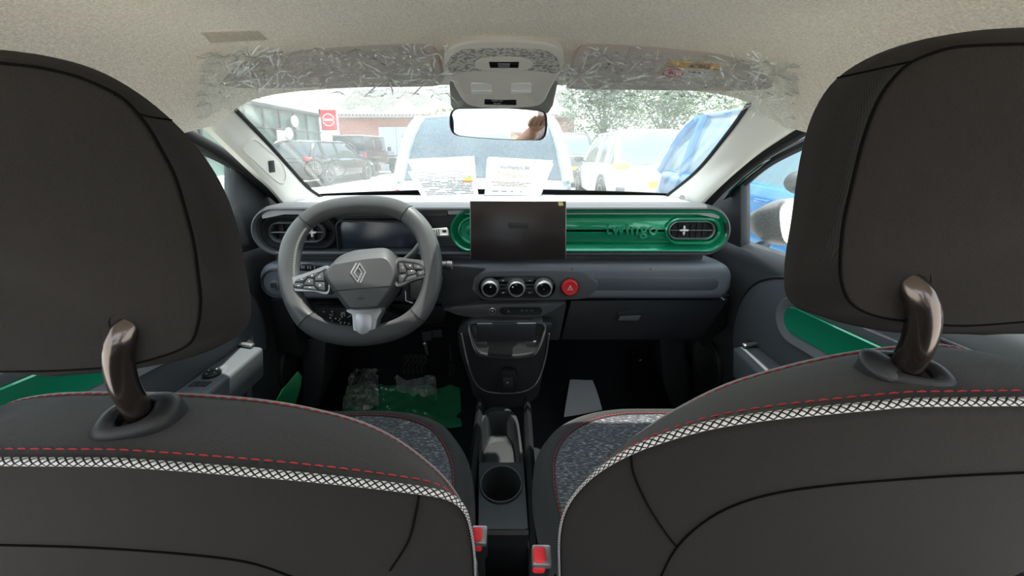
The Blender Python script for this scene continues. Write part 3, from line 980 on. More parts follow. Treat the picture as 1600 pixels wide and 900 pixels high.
# ---- step between the pods
b = BM()
z1 = wx(800, 398, YD)[1]; z0 = wx(800, 420, YD)[1]
def pxpoly(pts, Y): return [at(x, y, Y) for x, y in pts]
prism(b, pxpoly([(430, 398), (1100, 398), (1096, 412), (700, 424), (430, 424)], 0.985), Vector((0, 0.12, 0)), 0.004)
obj('pod_step', b, DARK, dash)
b = BM()
for px in (893, 1014):
    c = at(px, 419, 0.955)
    b = BM(); lathe(b, ((0.012, -0.004), (0.012, 0.002), (0.009, 0.005)), c, (0, 0, 1), 16)
    obj('tray_peg', b, BLACK, dash)

# ---- lower pod
YL = 0.945
low = slot_px(404, 1145, 412, 469, YL, r=0.042)
b = BM()
loft(b, [ring(low, 1.12, 0.01), ring(low, YL + 0.05, 0.0), ring(low, YL + 0.014, 0.0), ring(low, YL + 0.004, 0.004), ring(low, YL - 0.001, 0.012), ring(low, YL - 0.003, 0.022), ring(low, YL - 0.003, 0.035)], cap1=True)
obj('lower_pod', b, mat('blue grey soft plastic', (0.15, 0.165, 0.19), 0.42, spec=0.55, bump=(1300, 0.12)), dash)
# pressed stripe on the right and dark fascia with dials
b = BM()
prism(b, pxpoly([(925, 434), (1118, 434), (1124, 440), (1121, 450), (1112, 454), (925, 454)], YL - 0.0045), Vector((0, 0.01, 0)), 0.002)
obj('pressed_stripe', b, mat('dark blue grey plastic', (0.085, 0.093, 0.108), 0.42, spec=0.5), dash)
fa = catmull(pxpoly([(742, 448), (744, 437), (754, 428), (790, 425), (905, 425), (922, 434), (934, 440), (933, 452), (924, 460), (905, 468), (790, 470), (756, 469), (745, 460)], YL - 0.007), 60, True)
b = BM(); prism(b, fa, Vector((0, 0.012, 0)), 0.003)
fas = obj('climate_fascia', b, GREY, dash)
b = BM()
prism(b, pxpoly([(636, 412), (760, 420), (742, 434), (738, 452), (752, 470), (640, 476)], YL - 0.005), Vector((0, 0.02, 0)), 0.004)
obj('column_cover', b, DARK, dash)
do = slot_px(748, 868, 432, 465, YL - 0.008)
b = BM(); loft(b, [ring(do, YL - 0.004, -0.001), ring(do, YL - 0.009, -0.001), ring(do, YL - 0.010, 0.001), ring(do, YL - 0.007, 0.003)], cap1=True)
obj('dial_tray', b, BLACK, fas)
def dial(px, k):
    c = at(px, 448, YL - 0.008)
    b = BM(); lathe(b, ((0.0255, 0.0), (0.0245, 0.004), (0.0225, 0.015), (0.0215, 0.019), (0.0185, 0.020), (0.0180, 0.017)), c, (0, -1, 0), 32, cap1=False)
    d = obj('dial', b, CHROME, dash, label=('chrome ringed climate dial nearest the steering wheel', 'chrome ringed climate dial in the middle', 'chrome ringed climate dial nearest the hazard button')[k])
    b = BM(); lathe(b, ((0.0182, 0.012), (0.0182, 0.0168), (0.0165, 0.0178), (0.004, 0.0180)), c, (0, -1, 0), 32)
    obj('dial_face', b, GLOSSBLACK, d)
    b = BM()
    if k < 2: box(b, c + Vector((0.006 * (1 - k * 2) - 0.004, -0.0185, 0.006)), (0.004, 0.001, 0.0042), 0.0004)
    else: box(b, c + Vector((0, -0.0183, 0)), (0.0012, 0.001, 0.0012))
    obj('dial_mark', b, WHITEMARK, d)
for k, px in enumerate((766, 807, 849)): dial(px, k)
b = BM()
for px, py in ((786, 438.5), (786, 457.5), (828, 438.5), (828, 457.5)):
    c = at(px, py, YL - 0.0085); b = BM(); box(b, c, (0.020, 0.004, 0.008), 0.0012)
    obj('climate_button', b, DARK, fas); b = BM(); box(b, c + Vector((0, 0, -0.012 if py < 450 else 0.012)), (0.022, 0.003, 0.007), 0.001)
    obj('climate_slat', b, DARK, fas)
b = BM()
for px, py in ((786, 438.5), (786, 457.5)):
    c = at(px, py, YL - 0.0108)
    for q in ((-.0015, 0), (.0015, 0.0005), (0, -.001)): ellipsoid(b, c + Vector((q[0], 0, q[1])), (0.0013, 0.0004, 0.0012), 8, 6)
for py in (438.5, 457.5):
    c = at(828, py, YL - 0.0108)
    box(b, c + Vector((-0.0018, 0, 0)), (0.0022, 0.0006, 0.0022)); box(b, c + Vector((0.0018, 0, 0.0004)), (0.0018, 0.0006, 0.0014))
obj('button_symbol', b, WHITEMARK, fas, smooth=False)
# hazard button
c = at(890, 448, YL - 0.008)
b = BM(); lathe(b, ((0.0225, 0.0), (0.0222, 0.006), (0.021, 0.010), (0.0185, 0.0115), (0.015, 0.0105), (0.003, 0.0100)), c, (0, -1, 0), 32)
hz = obj('hazard_button', b, RED, dash, label='round red hazard light button')
b = BM()
for sc_ in (0.0085, 0.0048):
    tp = [c + Vector((math.cos(a) * sc_, -0.0112, math.sin(a) * sc_ - 0.001)) for a in (PI/2, PI/2 + 2*PI/3, PI/2 + 4*PI/3)]
    tube(b, [tp[0].lerp(tp[1], .001), tp[1], tp[2], tp[0]], 0.0007, 6)
obj('hazard_triangle', b, WHITEMARK, hz)
b = BM(); lathe(b, ((0.0255, 0.0), (0.0255, 0.002), (0.0230, 0.003), (0.0225, 0.0)), c, (0, -1, 0), 32, cap0=False, cap1=False)
obj('button_well', b, BLACK, hz)

# ---- light switch pod at the far left
lp = slot_px(408, 470, 420, 466, YL - 0.004)
b = BM(); loft(b, [ring(lp, YL + 0.01, 0), ring(lp, YL - 0.006, 0.0), ring(lp, YL - 0.008, 0.003), ring(lp, YL + 0.012, 0.012), ring(lp, YL + 0.014, 0.02)], cap1=True)
lsp = obj('switch_recess', b, DARK, dash)
b = BM()
c = at(430, 445, YL - 0.002)
lathe(b, ((0.012, -0.004), (0.013, 0.004), (0.013, 0.010), (0.011, 0.012)), c + Vector((0, 0.006, 0)), (0, -1, 0), 20)
sw = obj('rotary_switch', b, MIDGREY, dash)
b = BM()
for i in range(5): box(b, c + Vector((lerp(-0.007, 0.007, i/4), -0.0065, 0)), (0.001, 0.002, 0.014))
obj('switch_rib', b, BLACK, sw)

# ---- lower centre fascia with the sockets
YF = 0.935
fo = pxpoly([(692, 484), (712, 480), (760, 476), (884, 474), (868, 484), (848, 494), (835, 497), (742, 497.5), (715, 493)], YF)
b = BM(); prism(b, fo, Vector((0, 0.10, 0)), 0.003)
cf = obj('socket_fascia', b, GREY, dash)
b = BM(); prism(b, pxpoly([(690, 470), (885, 470), (884, 477), (690, 487)], YF + 0.02), Vector((0, 0.10, 0)), 0.002)
obj('fascia_backing', b, DARK, cf)
c = at(769.5, 486, YF)
b = BM(); lathe(b, ((0.0092, 0.0), (0.0092, 0.0015), (0.0080, 0.002), (0.0078, 0.0005)), c, (0, -1, 0), 28, cap0=False, cap1=False)
obj('start_ring', b, CHROME, cf)
b = BM(); lathe(b, ((0.0078, 0.0), (0.0078, 0.0008), (0.005, 0.0012)), c, (0, -1, 0), 24)
obj('start_button', b, BLACK, cf)
b = BM()
box(b, c + Vector((0, -0.0014, 0.0018)), (0.0080, 0.0006, 0.0016)); box(b, c + Vector((0, -0.0014, -0.0018)), (0.0036, 0.0006, 0.0022))
obj('start_mark', b, WHITEMARK, cf, smooth=False)
so_ = slot_px(781, 847, 480, 492, YF)
b = BM(); loft(b, [ring(so_, YF + 0.002, 0), ring(so_, YF - 0.0015, 0), ring(so_, YF - 0.001, 0.002)], cap1=True)
obj('socket_panel', b, BLACK, cf)
b = BM(); lathe(b, ((0.010, 0.0), (0.010, 0.003), (0.0085, 0.0035)), at(791, 486, YF), (0, -1, 0), 24)
obj('socket_lid', b, BLACK, cf)
b = BM()
ellipsoid(b, at(794.5, 486, YF) + Vector((0, -0.0036, 0)), (0.0018, 0.0006, 0.0018), 10, 6)
box(b, at(823, 485, YF) + Vector((0, -0.0016, 0)), (0.0035, 0.0006, 0.0016))
for px in (816, 831): 
    q = at(px, 485, YF) + Vector((0, -0.0014, 0)); tube(b, [q + Vector((dx * .0035, 0, dz * .0018)) for dx, dz in ((-1, -1), (1, -1), (1, 1), (-1, 1))], 0.0003, 5, closed=True)
obj('socket_mark', b, mat('grey marking', (0.45, 0.45, 0.45), 0.5), cf, smooth=False)

# ---- glovebox
YG = 0.965
b = BM()
prism(b, pxpoly([(892, 470), (1140, 468), (1096, 532), (876, 532)], YG), Vector((0, 0.16, 0)), 0.006)
gl = obj('glovebox_lid', b, mat('blue black plastic', (0.020, 0.022, 0.027), 0.5, spec=0.4, bump=(1400, 0.15)), dash)
b = BM()
hpz = pxpoly([(962, 500), (966, 485), (1004, 482), (1003, 493), (997, 501)], YG - 0.001)
prism(b, hpz, Vector((0, -0.004, 0)), 0.0015)
obj('handle_recess', b, BLACK, gl)
b = BM(); prism(b, pxpoly([(964, 500), (968, 493), (1001, 492), (997, 500)], YG - 0.006), Vector((0, -0.006, 0)), 0.002)
obj('handle', b, GREY, gl)
# side shoulder and centre lower panel
b = BM(); prism(b, pxpoly([(835, 497), (886, 474), (874, 532), (830, 532)], YG - 0.006), Vector((0, 0.12, 0)), 0.004)
obj('centre_panel', b, DARK, dash)
b = BM()
prism(b, pxpoly([(1095, 465), (1145, 462), (1143, 505), (1100, 545)], 1.0), Vector((0, 0.14, 0)), 0.006)
obj('end_panel', b, BLACK, dash); b = BM(); prism(b, pxpoly([(405, 468), (455, 472), (470, 560), (418, 545)], 1.0), Vector((0, 0.14, 0)), 0.006)
obj('end_panel', b, BLACK, dash)
b = BM()
prism(b, pxpoly([(455, 470), (700, 478), (695, 505), (640, 512), (470, 515)], 1.02), Vector((0, 0.16, 0)), 0.006)
obj('knee_panel', b, BLACK, dash)

# ---- pocket tower below the centre
tow = dash
def ringpx(l, n=40): return catmull(l, n, True)
YT = 0.90
body_t = [(722, 505), (858, 503), (856, 520), (845, 600), (838, 622), (815, 636), (790, 641), (765, 637), (744, 622), (735, 600)]
b = BM()
bt = ringpx([at(x, y, lerp(0.925, 0.885, (y - 503) / 138)) for x, y in body_t], 60)
cc = sum(bt, Vector()) / 60
loft(b, [[p + Vector((0, 0.30, 0.0)) for p in bt], [p + Vector((0, 0.02, 0)) for p in bt], bt, [cc + (p - cc) * 0.96 + Vector((0, -0.006, 0)) for p in bt], [cc + (p - cc) * 0.5 + Vector((0, -0.010, 0)) for p in bt]], cap1=True)
tow = obj('storage_tower', b, mat('tower black plastic', (0.024, 0.026, 0.029), 0.42, spec=0.5, bump=(1400, 0.15)), dash, label='tapered storage tower with open tray')
tr = ringpx([at(x, y, lerp(0.915, 0.868, (y - 503) / 60)) for x, y in [(732, 507), (750, 503), (790, 502), (832, 503), (852, 507), (851, 525), (842, 548), (830, 557), (790, 561), (752, 557), (741, 548), (733, 525)]], 60)
ct = sum(tr, Vector()) / 60
b = BM()
loft(b, [[p + Vector((0, 0.05, 0)) for p in tr], tr, [ct + (p - ct) * 0.965 + Vector((0, -0.003, 0)) for p in tr], [ct + (p - ct) * 0.93 + Vector((0, 0.002, 0)) for p in tr]])
obj('tray_lip', b, GREY, tow)
b = BM()
tq = [ct + (p - ct) * 0.93 + Vector((0, -0.004, 0)) for p in tr]
loft(b, [tq, [p + Vector((0, 0.02, -0.001)) for p in tq], [ct + (p - ct) * 0.6 + Vector((0, 0.02, 0)) for p in tq]], cap1=True)
obj('tray_liner', b, BLACK, tow)
b = BM()
prism(b, pxpoly([(745, 506), (838, 505), (834, 533), (745, 535)], 0.878), Vector((0, 0.006, 0)), 0.002)
obj('tray_flap', b, mat('flap plastic', (0.035, 0.037, 0.045), 0.45), tow)
b = BM()
prism(b, pxpoly([(744, 536), (761, 535), (761, 543), (748, 543)], 0.874), Vector((0, 0.008, 0)), 0.001)
obj('tray_clip', b, GREY, tow); b = BM(); prism(b, pxpoly([(821, 535), (838, 534), (835, 542), (822, 542)], 0.874), Vector((0, 0.008, 0)), 0.001)
obj('tray_clip', b, GREY, tow)
b = BM()
band = catmull([at(x, y, lerp(0.905, 0.868, (y - 500) / 140)) + Vector((0, -0.004, 0)) for x, y in [(721, 520), (730, 562), (742, 595), (760, 610), (790, 613), (820, 610), (840, 595), (852, 560), (858, 520)]], 50)
tube(b, band, 0.0022, 8)
obj('rib', b, GREY, tow)
b = BM()
sp = catmull([at(x, y, 0.870) for x, y in [(780, 586), (786, 581), (798, 581), (806, 586), (807, 612), (800, 616), (785, 615), (779, 610)]], 30, True)
prism(b, sp, Vector((0, 0.02, 0)), 0.002)
obj('socket_plate', b, BLACK, tow)
b = BM(); prism(b, pxpoly([(785, 591), (801, 591), (801, 606), (786, 606)], 0.868), Vector((0, 0.01, 0)), 0.001)
obj('window_switch', b, DARK, tow)
b = BM(); ellipsoid(b, at(793, 598, 0.8672), (0.0028, 0.0006, 0.0016), 10, 6)
obj('switch_mark', b, WHITEMARK, tow)
# ================================================================== steering wheel and column
WC = at(563, 424, 0.80)
WN = Vector((0.03, -0.90, 0.40)).normalized()       # towards the driver
def wp(px, py, h=0.0): return at_plane(px, py, WC + WN * h, WN)
def z7(x, y): return (500 + x / 6.92, 370 + y / 6.92)
def z5(x, y): return (380 + x / 3.46, 290 + y / 3.46)
LEATHER = mat('dark grey leather', (0.085, 0.089, 0.093), 0.42, spec=0.5, bump=(900, 0.25))
PERF = mat('perforated leather', (0.068, 0.071, 0.075), 0.5, spec=0.45, bump=(1600, 0.9, 0.0015))
wheel = thing('steering_wheel', 'dark grey leather steering wheel with silver diamond badge in front of the instrument display', 'steering wheel', WC)
rim_px = [(560, 320), (605, 322), (637, 335), (661, 361), (673, 396), (675, 430), (669, 464), (650, 495), (612, 517), (560, 525), (514, 519), (482, 502), (463, 474), (453, 442), (452, 410), (459, 376), (478, 347), (510, 328)]
cl = catmull([wp(*p) for p in rim_px], 120, True)
cR = sum(cl, Vector()) / 120
def rim_r(i):
    t = i / 120.0
    # thumb swells at ten past ten and two
    s = 0.0215
    for c0 in (0.235, 0.80): s += 0.0025 * math.exp(-((t - c0) / 0.05) ** 2)
    return s
rr = [rim_r(i) for i in range(120)]
b = BM()
tube(b, cl, [r * 0.98 for r in rr], 20, closed=True, up=WN, flat=0.86)
rim = obj('rim', b, LEATHER, wheel)
def near_idx(px):
    p = wp(*px); return min(range(120), key=lambda i: (cl[i] - p).length)
marks = [near_idx(q) for q in ((480, 345), (641, 330), (655, 495), (476, 508))]
for a_, c_ in ((marks[0], marks[1]), (marks[2], marks[3])):
    ids = []
    i = a_
    while i != c_: ids.append(i); i = (i + 1) % 120
    ids.append(c_)
    b = BM(); tube(b, [cl[i] for i in ids], [rr[i] * 1.004 for i in ids], 20, up=WN, flat=0.86)
    obj('perforated_grip', b, PERF, rim, label='finely perforated leather section')
b = BM()
for m in marks:
    t = (cl[(m+1) % 120] - cl[m-1]).normalized(); v = t.cross(WN).normalized()
    rg = [cl[m] + (WN * math.cos(2*PI*k/20) * 0.86 + v * math.sin(2*PI*k/20)) * rr[m] * 1.006 for k in range(20)]
    tube(b, rg, 0.0011, 6, closed=True)
obj('seam', b, BLACK, rim)
b = BM()
ids = [i % 120 for i in range(near_idx((455, 430)), marks[0] + (120 if marks[0] < near_idx((455, 430)) else 0))]
pth = []
for i in ids:
    inw = (cR - cl[i]).normalized(); pth.append(cl[i] + inw * rr[i] * 0.80 + WN * rr[i] * 0.62)
for i in range(0, len(pth) * 2 - 2):
    p = pth[i // 2].lerp(pth[min(i // 2 + 1, len(pth) - 1)], (i % 2) * 0.5)
    inw = (cR - p).normalized(); tt = inw.cross(WN)
    tube(b, [p - inw * 0.002 + tt * 0.001, p + inw * 0.002 - tt * 0.001 - WN * 0.001], 0.0006, 5)
obj('stitching', b, mat('pale thread', (0.6, 0.6, 0.56), 0.8), rim)
# ---- hub
hub_o = [(515, 417), (530, 401), (552, 392), (575, 389), (600, 387.5), (611, 393), (620, 408), (624, 424), (622, 438), (613, 458), (598, 479), (592, 483), (548, 485), (541, 482), (524, 460), (509, 438), (506, 430), (508, 424)]
hub_f = [(520, 413.5), (530, 411), (552, 407), (575, 403.5), (598, 402), (606, 405), (612, 413), (616, 424), (614, 437), (605, 457), (591, 476), (586, 479.5), (551, 481.5), (545, 479), (529, 458), (514, 438), (511, 431), (513, 421)]
NH = 90
o0 = catmull([wp(x, y, 0.005) for x, y in hub_o], NH, True)
f0 = catmull([wp(x, y, 0.034) for x, y in hub_f], NH, True)
hc = sum(f0, Vector()) / NH
b = BM()
loft(b, [[p - WN * 0.045 for p in o0], o0, [o0[i].lerp(f0[i], 0.15) + WN * 0.003 for i in range(NH)], [o0[i].lerp(f0[i], 0.92) + WN * 0.0005 for i in range(NH)], f0, [hc + (p - hc) * 0.96 + WN * 0.0016 for p in f0], [hc + (p - hc) * 0.5 + WN * 0.003 for p in f0]], cap1=True)
hub = obj('hub', b, mat('hub plastic', (0.075, 0.078, 0.082), 0.5, spec=0.45, bump=(1500, 0.2)), wheel, angle=16)
b = BM(); tube(b, catmull([wp(x, y, 0.0362) for x, y in ((517, 455.0), (545, 452.5), (575, 450), (611, 446.5))], 16), 0.0012, 6)
obj('crease', b, BLACK, hub)
b = BM()
for pts in ([(392, 288), (335, 390), (407, 493), (452, 386), (422, 340)], [(440, 493), (488, 385), (428, 288), (369, 390), (402, 443)]):
    P = [wp(*z7(*q), 0.0385) for q in pts]
    for a_, c_ in zip(P[:-1], P[1:]):
        d_ = (c_ - a_).normalized()
        nx_ = d_.cross(WN).normalized() * 0.00165
        e_ = d_ * 0.0009
        prism(b, [a_ - e_ + nx_, c_ + e_ + nx_, c_ + e_ - nx_, a_ - e_ - nx_], -WN * 0.003, 0.0005)
obj('badge', b, mat('badge silver', (0.85, 0.86, 0.88), 0.2, 0.9), hub, label='silver double diamond badge', smooth=False)
M_ = facing(wp(564, 466.5, 0.0372), WN, (0, 0.3, 1))
b = text_bm('AIRBAG', 0.0042, M_, 0.0002)
obj('airbag_lettering', b, BLACK, hub, smooth=False)
b = BM(); box(b, wp(564, 463, 0.0372), (0.003, 0.0006, 0.001))
obj('airbag_mark', b, BLACK, hub)
# ---- spokes with buttons
def spoke(outline, pad, h0, name_lbl, cells, sym):
    O = catmull([wp(x, y, h0) for x, y in outline], 60, True)
    b = BM(); c = sum(O, Vector()) / 60
    loft(b, [[p - WN * 0.022 for p in O], O, [c + (p - c) * 0.97 + WN * 0.0025 for p in O], [c + (p - c) * 0.90 + WN * 0.002 for p in O]], cap1=True)
    s = obj('spoke', b, SATIN, wheel, label=name_lbl)
    P = catmull([wp(x, y, h0 + 0.003) for x, y in pad], 60, True); c = sum(P, Vector()) / 60
    b = BM(); loft(b, [[p - WN * 0.008 for p in P], P, [c + (p - c) * 0.96 + WN * 0.001 for p in P]], cap1=True)
    obj('button_bed', b, BLACK, s)
    for cell in cells:
        b = BM()
        q = [wp(x, y, h0 + 0.0045) for x, y in cell]; cq = sum(q, Vector()) / len(q)
        prism(b, [cq + (p - cq) * 0.93 + WN * 0.0015 for p in q], -WN * 0.004, 0.0008)
        obj('button', b, GREY, s)
    b = BM()
    for (x, y, k) in sym:
        p = wp(x, y, h0 + 0.0064)
        Rm = Matrix.Rotation(0, 4, 'X')
        X_ = Vector((1, 0, 0)); X_ = (X_ - WN * X_.dot(WN)).normalized(); Y_ = WN.cross(X_)
        R4 = Matrix((X_, Y_, WN)).transposed().to_4x4()
        if k == 0: box(b, p, (0.0050, 0.0012, 0.0004), 0, R4)
        elif k == 1: box(b, p, (0.0028, 0.0028, 0.0004), 0, R4)
        elif k == 2:
            for d in (-1, 0, 1): box(b, p + Y_ * d * 0.0016, (0.0036, 0.0009, 0.0004), 0, R4)
        elif k == 3: tube(b, [p + X_ * a + Y_ * c_ for a, c_ in ((-.002, -.0012), (0, .0014), (.002, -.0012))], 0.0004, 5)
        elif k == 4: tube(b, [p + X_ * a + Y_ * c_ for a, c_ in ((-.002, .0012), (0, -.0014), (.002, .0012))], 0.0004, 5)
        elif k == 5: tube(b, [p + X_ * math.cos(t) * .0018 + Y_ * math.sin(t) * .0018 for t in [i * .7 for i in range(7)]], 0.0004, 5)
    obj('button_symbol', b, WHITEMARK, s, smooth=False)
    return s
def z1(x, y): return (440 + x / 5.714, 400 + y / 5.714)
spoke([(448, 445), (450, 438), (456, 433), (470, 429), (490, 422), (512, 415), (516, 430), (514, 459), (490, 456), (470, 455.5), (455, 454), (450, 450)],
      [(458, 447), (459, 443), (464, 438), (480, 431), (500, 424), (510, 420), (512, 440), (511, 455), (495, 454), (470, 451.5), (461, 450.5)], 0.012, 'left spoke with seven grey buttons',
      [[z1(*q) for q in c_] for c_ in (
          [(112, 232), (140, 205), (235, 180), (222, 205), (196, 232)], [(108, 242), (190, 244), (195, 262), (182, 288), (112, 278)],
          [(205, 240), (236, 196), (285, 206), (290, 262), (205, 258)], [(200, 270), (288, 270), (318, 304), (190, 290)],
          [(228, 174), (300, 148), (330, 160), (288, 200), (244, 190)], [(336, 158), (372, 140), (384, 222), (296, 222), (300, 190)], [(298, 232), (386, 232), (398, 308), (345, 304), (302, 268)])],
      [z1(180, 208) + (0,), z1(150, 264) + (0,), z1(246, 226) + (1,), z1(252, 281) + (0,), z1(272, 174) + (1,), z1(338, 190) + (5,), z1(342, 262) + (2,)])
spoke([(620, 404), (640, 404.5), (660, 407), (668, 411), (671, 420), (669, 428), (663, 433), (645, 439), (620, 448), (617, 430)],
      [(622, 408), (640, 408), (656, 411), (664, 416), (665, 424), (661, 430), (645, 434), (622, 442), (620, 425)], 0.012, 'right spoke with seven grey buttons',
      [[z1(*q) for q in c_] for c_ in (
          [(1048, 60), (1082, 62), (1112, 120), (1112, 148), (1050, 156)], [(1050, 166), (1112, 158), (1112, 180), (1084, 236), (1044, 246)],
          [(1094, 64), (1165, 70), (1172, 118), (1120, 114)], [(1122, 124), (1190, 126), (1204, 146), (1190, 164), (1122, 178)],
          [(1100, 230), (1124, 186), (1200, 164), (1212, 194)], [(1176, 74), (1235, 86), (1262, 118), (1184, 120)], [(1208, 136), (1268, 126), (1282, 152), (1262, 174), (1220, 186)])],
      [z1(1082, 108) + (5,), z1(1082, 184) + (5,), z1(1146, 86) + (1,), z1(1160, 132) + (1,), z1(1218, 98) + (3,), z1(1240, 152) + (4,)])
O = catmull([wp(x, y, 0.010) for x, y in [(541, 484), (550, 492), (552, 512), (556, 524), (566, 530.5), (577, 529), (587, 520), (591, 500), (598, 481), (570, 480)]], 60, True)
c = sum(O, Vector()) / 60
b = BM(); loft(b, [[p - WN * 0.020 for p in O], O, [c + (p - c) * 0.94 + WN * 0.005 for p in O], [c + (p - c) * 0.7 + WN * 0.006 for p in O]], cap1=True)
ls = obj('spoke', b, SATIN, wheel, label='lower spoke with satin metal shield')
O = catmull([wp(x, y, 0.018) for x, y in [(556, 494), (562, 489.5), (575, 489.5), (580.5, 494), (580, 510), (575, 519), (566, 522.5), (558, 518), (555, 508)]], 50, True)
c = sum(O, Vector()) / 50
b = BM(); loft(b, [[p - WN * 0.006 for p in O], O, [c + (p - c) * 0.92 + WN * 0.001 for p in O]], cap1=True)
obj('shield', b, mat('satin light metal', (0.50, 0.52, 0.55), 0.38, 0.5), ls)

# ---- column with stalks
colm = thing('steering_column', 'black steering column with control stalks behind the steering wheel', 'steering column', WC - WN * 0.10)
b = BM()
cc_ = WC - WN * 0.05
X_ = Vector((1, 0, 0)); X_ = (X_ - WN * X_.dot(WN)).normalized(); Y_ = WN.cross(X_)
R4 = Matrix((X_, Y_, WN)).transposed().to_4x4()
def colring(w_, h_, d):
    return [cc_ - WN * d + X_ * x + Y_ * y for x, y in rrect(0, -0.005, w_, h_, 0.03, 6)]
loft(b, [colring(0.10, 0.10, 0.0), colring(0.125, 0.115, 0.01), colring(0.12, 0.11, 0.09), colring(0.10, 0.10, 0.11)], cap0=True, cap1=True)
obj('shroud', b, BLACK, colm)
# left stalk
b = BM()
P0, P1 = wp(452, 415, -0.055), wp(530, 420, -0.060)
tube(b, [P0, P0.lerp(P1, .15), P0.lerp(P1, .2), P0.lerp(P1, .45), P0.lerp(P1, .5), P1], [0.0085, 0.0095, 0.0105, 0.0105, 0.008, 0.007], 16)
st_ = obj('light_stalk', b, BLACK, colm)
b = BM()
for t in (0.30, 0.34, 0.42, 0.47, 0.55): 
    q = P0.lerp(P1, t) + Vector((0, -0.0105, 0.002)); box(b, q, (0.0022, 0.0012, 0.007))
obj('stalk_mark', b, mat('grey marking', (0.45, 0.45, 0.45), 0.5), st_, smooth=False)
# right stalk with round end
b = BM()
P0, P1 = wp(600, 412, -0.060), wp(704, 415, -0.055)
ax = (P1 - P0).normalized()
lathe(b, ((0.0065, 0.0), (0.0075, (P1 - P0).length * 0.82), (0.0105, (P1 - P0).length * 0.84), (0.0105, (P1 - P0).length * 0.94), (0.012, (P1 - P0).length * 0.95), (0.012, (P1 - P0).length), (0.010, (P1 - P0).length + 0.003)), P0, ax, 18)
ws_ = obj('wiper_stalk', b, DARK, colm)
b = BM(); lathe(b, ((0.0112, 0.0), (0.0105, 0.004), (0.004, 0.005)), P1, ax, 18)
obj('stalk_cap', b, GREY, ws_)
# drive selector stalk
b = BM()
path = [wp(625, 415, -0.07), wp(645, 397, -0.055), wp(657, 381, -0.045), wp(668, 366, -0.04), wp(676, 362, -0.038)]
tube(b, catmull(path, 24), [lerp(0.010, 0.0062, i / 23) for i in range(24)], 12)
gs = obj('drive_selector_stalk', b, GREY, colm)
b = BM()
q = [wp(671, 357, -0.036), wp(699, 355, -0.036), wp(701, 368, -0.036), wp(673, 369, -0.036)]
prism(b, q, -WN * 0.02, 0.003)
sel = obj('selector_head', b, CHROME, gs if False else colm, label='silver ridged drive selector end')
b = BM()
for t in (0.25, 0.38, 0.5):
    a_ = q[0].lerp(q[1], t).lerp(q[3].lerp(q[2], t), 0.15); c_ = q[0].lerp(q[1], t).lerp(q[3].lerp(q[2], t), 0.85)
    tube(b, [a_ + WN * 0.0006, c_ + WN * 0.0006], 0.0012, 6)
q2 = q[0].lerp(q[1], 0.8).lerp(q[3].lerp(q[2], 0.8), 0.5)
box(b, q2 + WN * 0.0004, (0.010, 0.0012, 0.008), 0.0006, None)
obj('selector_ridge', b, DARK, sel)
b = BM()
prism(b, [wp(640, 433, -0.10), wp(690, 430, -0.10), wp(684, 470, -0.10), wp(640, 470, -0.10)], -WN * 0.05, 0.004)
obj('column_bracket', b, BLACK, colm)
b = BM(); tube(b, [wp(633, 455, -0.09), wp(634, 470, -0.09), wp(645, 474, -0.09)], 0.0016, 6)
obj('adjuster_lever', b, SATIN, colm)
# bare mechanism under the column
b = BM()
rnd = random.Random(3)
for i in range(26):
    x = rnd.uniform(505, 552); y = rnd.uniform(486, 506)
    box(b, at(x, y, 0.93 + rnd.uniform(0, 0.02)), (rnd.uniform(.002, .006), 0.003, rnd.uniform(.0015, .005)), 0.0004, Matrix.Rotation(rnd.uniform(0, 2), 4, 'Y'))
obj('fixing', b, mat('zinc', (0.5, 0.5, 0.48), 0.4, 0.8), colm, smooth=False)
o_ = bpy.data.objects['fixing']; o_['kind'] = 'stuff'
b = BM(); prism(b, [at(490, 480, 0.95), at(600, 484, 0.95), at(640, 500, 0.95), at(600, 515, 0.95), at(495, 512, 0.95)], Vector((0, 0.03, 0)), 0.004)
obj('mounting_plate', b, RUBBER, colm)
# ================================================================== between the seats and in the footwells
ZC = 0.54
def zp(px, py, z=ZC): return at_z(px, py, z)
cons = thing('centre_console', 'narrow black centre console with cup holder and open bin between the front seats', 'centre console', zp(785, 760, 0.40))
# ---- front tray : walled oval
out_ = [zp(*q) for q in ((748, 722), (747.5, 690), (748.5, 662), (755, 645), (766, 637), (777, 635), (790, 636), (800, 642), (809, 655), (814, 685), (818, 722))]
oF = catmull(out_, 60)
cF = Vector((sum(p.x for p in oF) / 60, oF[0].y, ZC))
def shr(o, f, dz, c): return [Vector((c.x + (p.x - c.x) * f, c.y + (p.y - c.y) * f, p.z + dz)) for p in o]
b = BM()
loft(b, [shr(oF, 1.03, -0.20, cF), shr(oF, 1.02, -0.01, cF), shr(oF, 0.99, 0.0, cF), shr(oF, 0.90, 0.0, cF), shr(oF, 0.86, -0.008, cF), shr(oF, 0.80, -0.055, cF), shr(oF, 0.74, -0.062, cF), shr(oF, 0.05, -0.062, cF)], closed=False)
obj('front_tray', b, mat('console black plastic', (0.020, 0.022, 0.025), 0.6, spec=0.3, bump=(1400, 0.15)), cons)
mt = shr(oF, 0.70, -0.0605, cF)
b = BM(); loft(b, [mt, shr(oF, 0.66, -0.059, cF), shr(oF, 0.05, -0.059, cF)], closed=False)
obj('tray_mat', b, mat('tray rubber', (0.022, 0.023, 0.025), 0.6, bump=(900, 0.5)), cons)
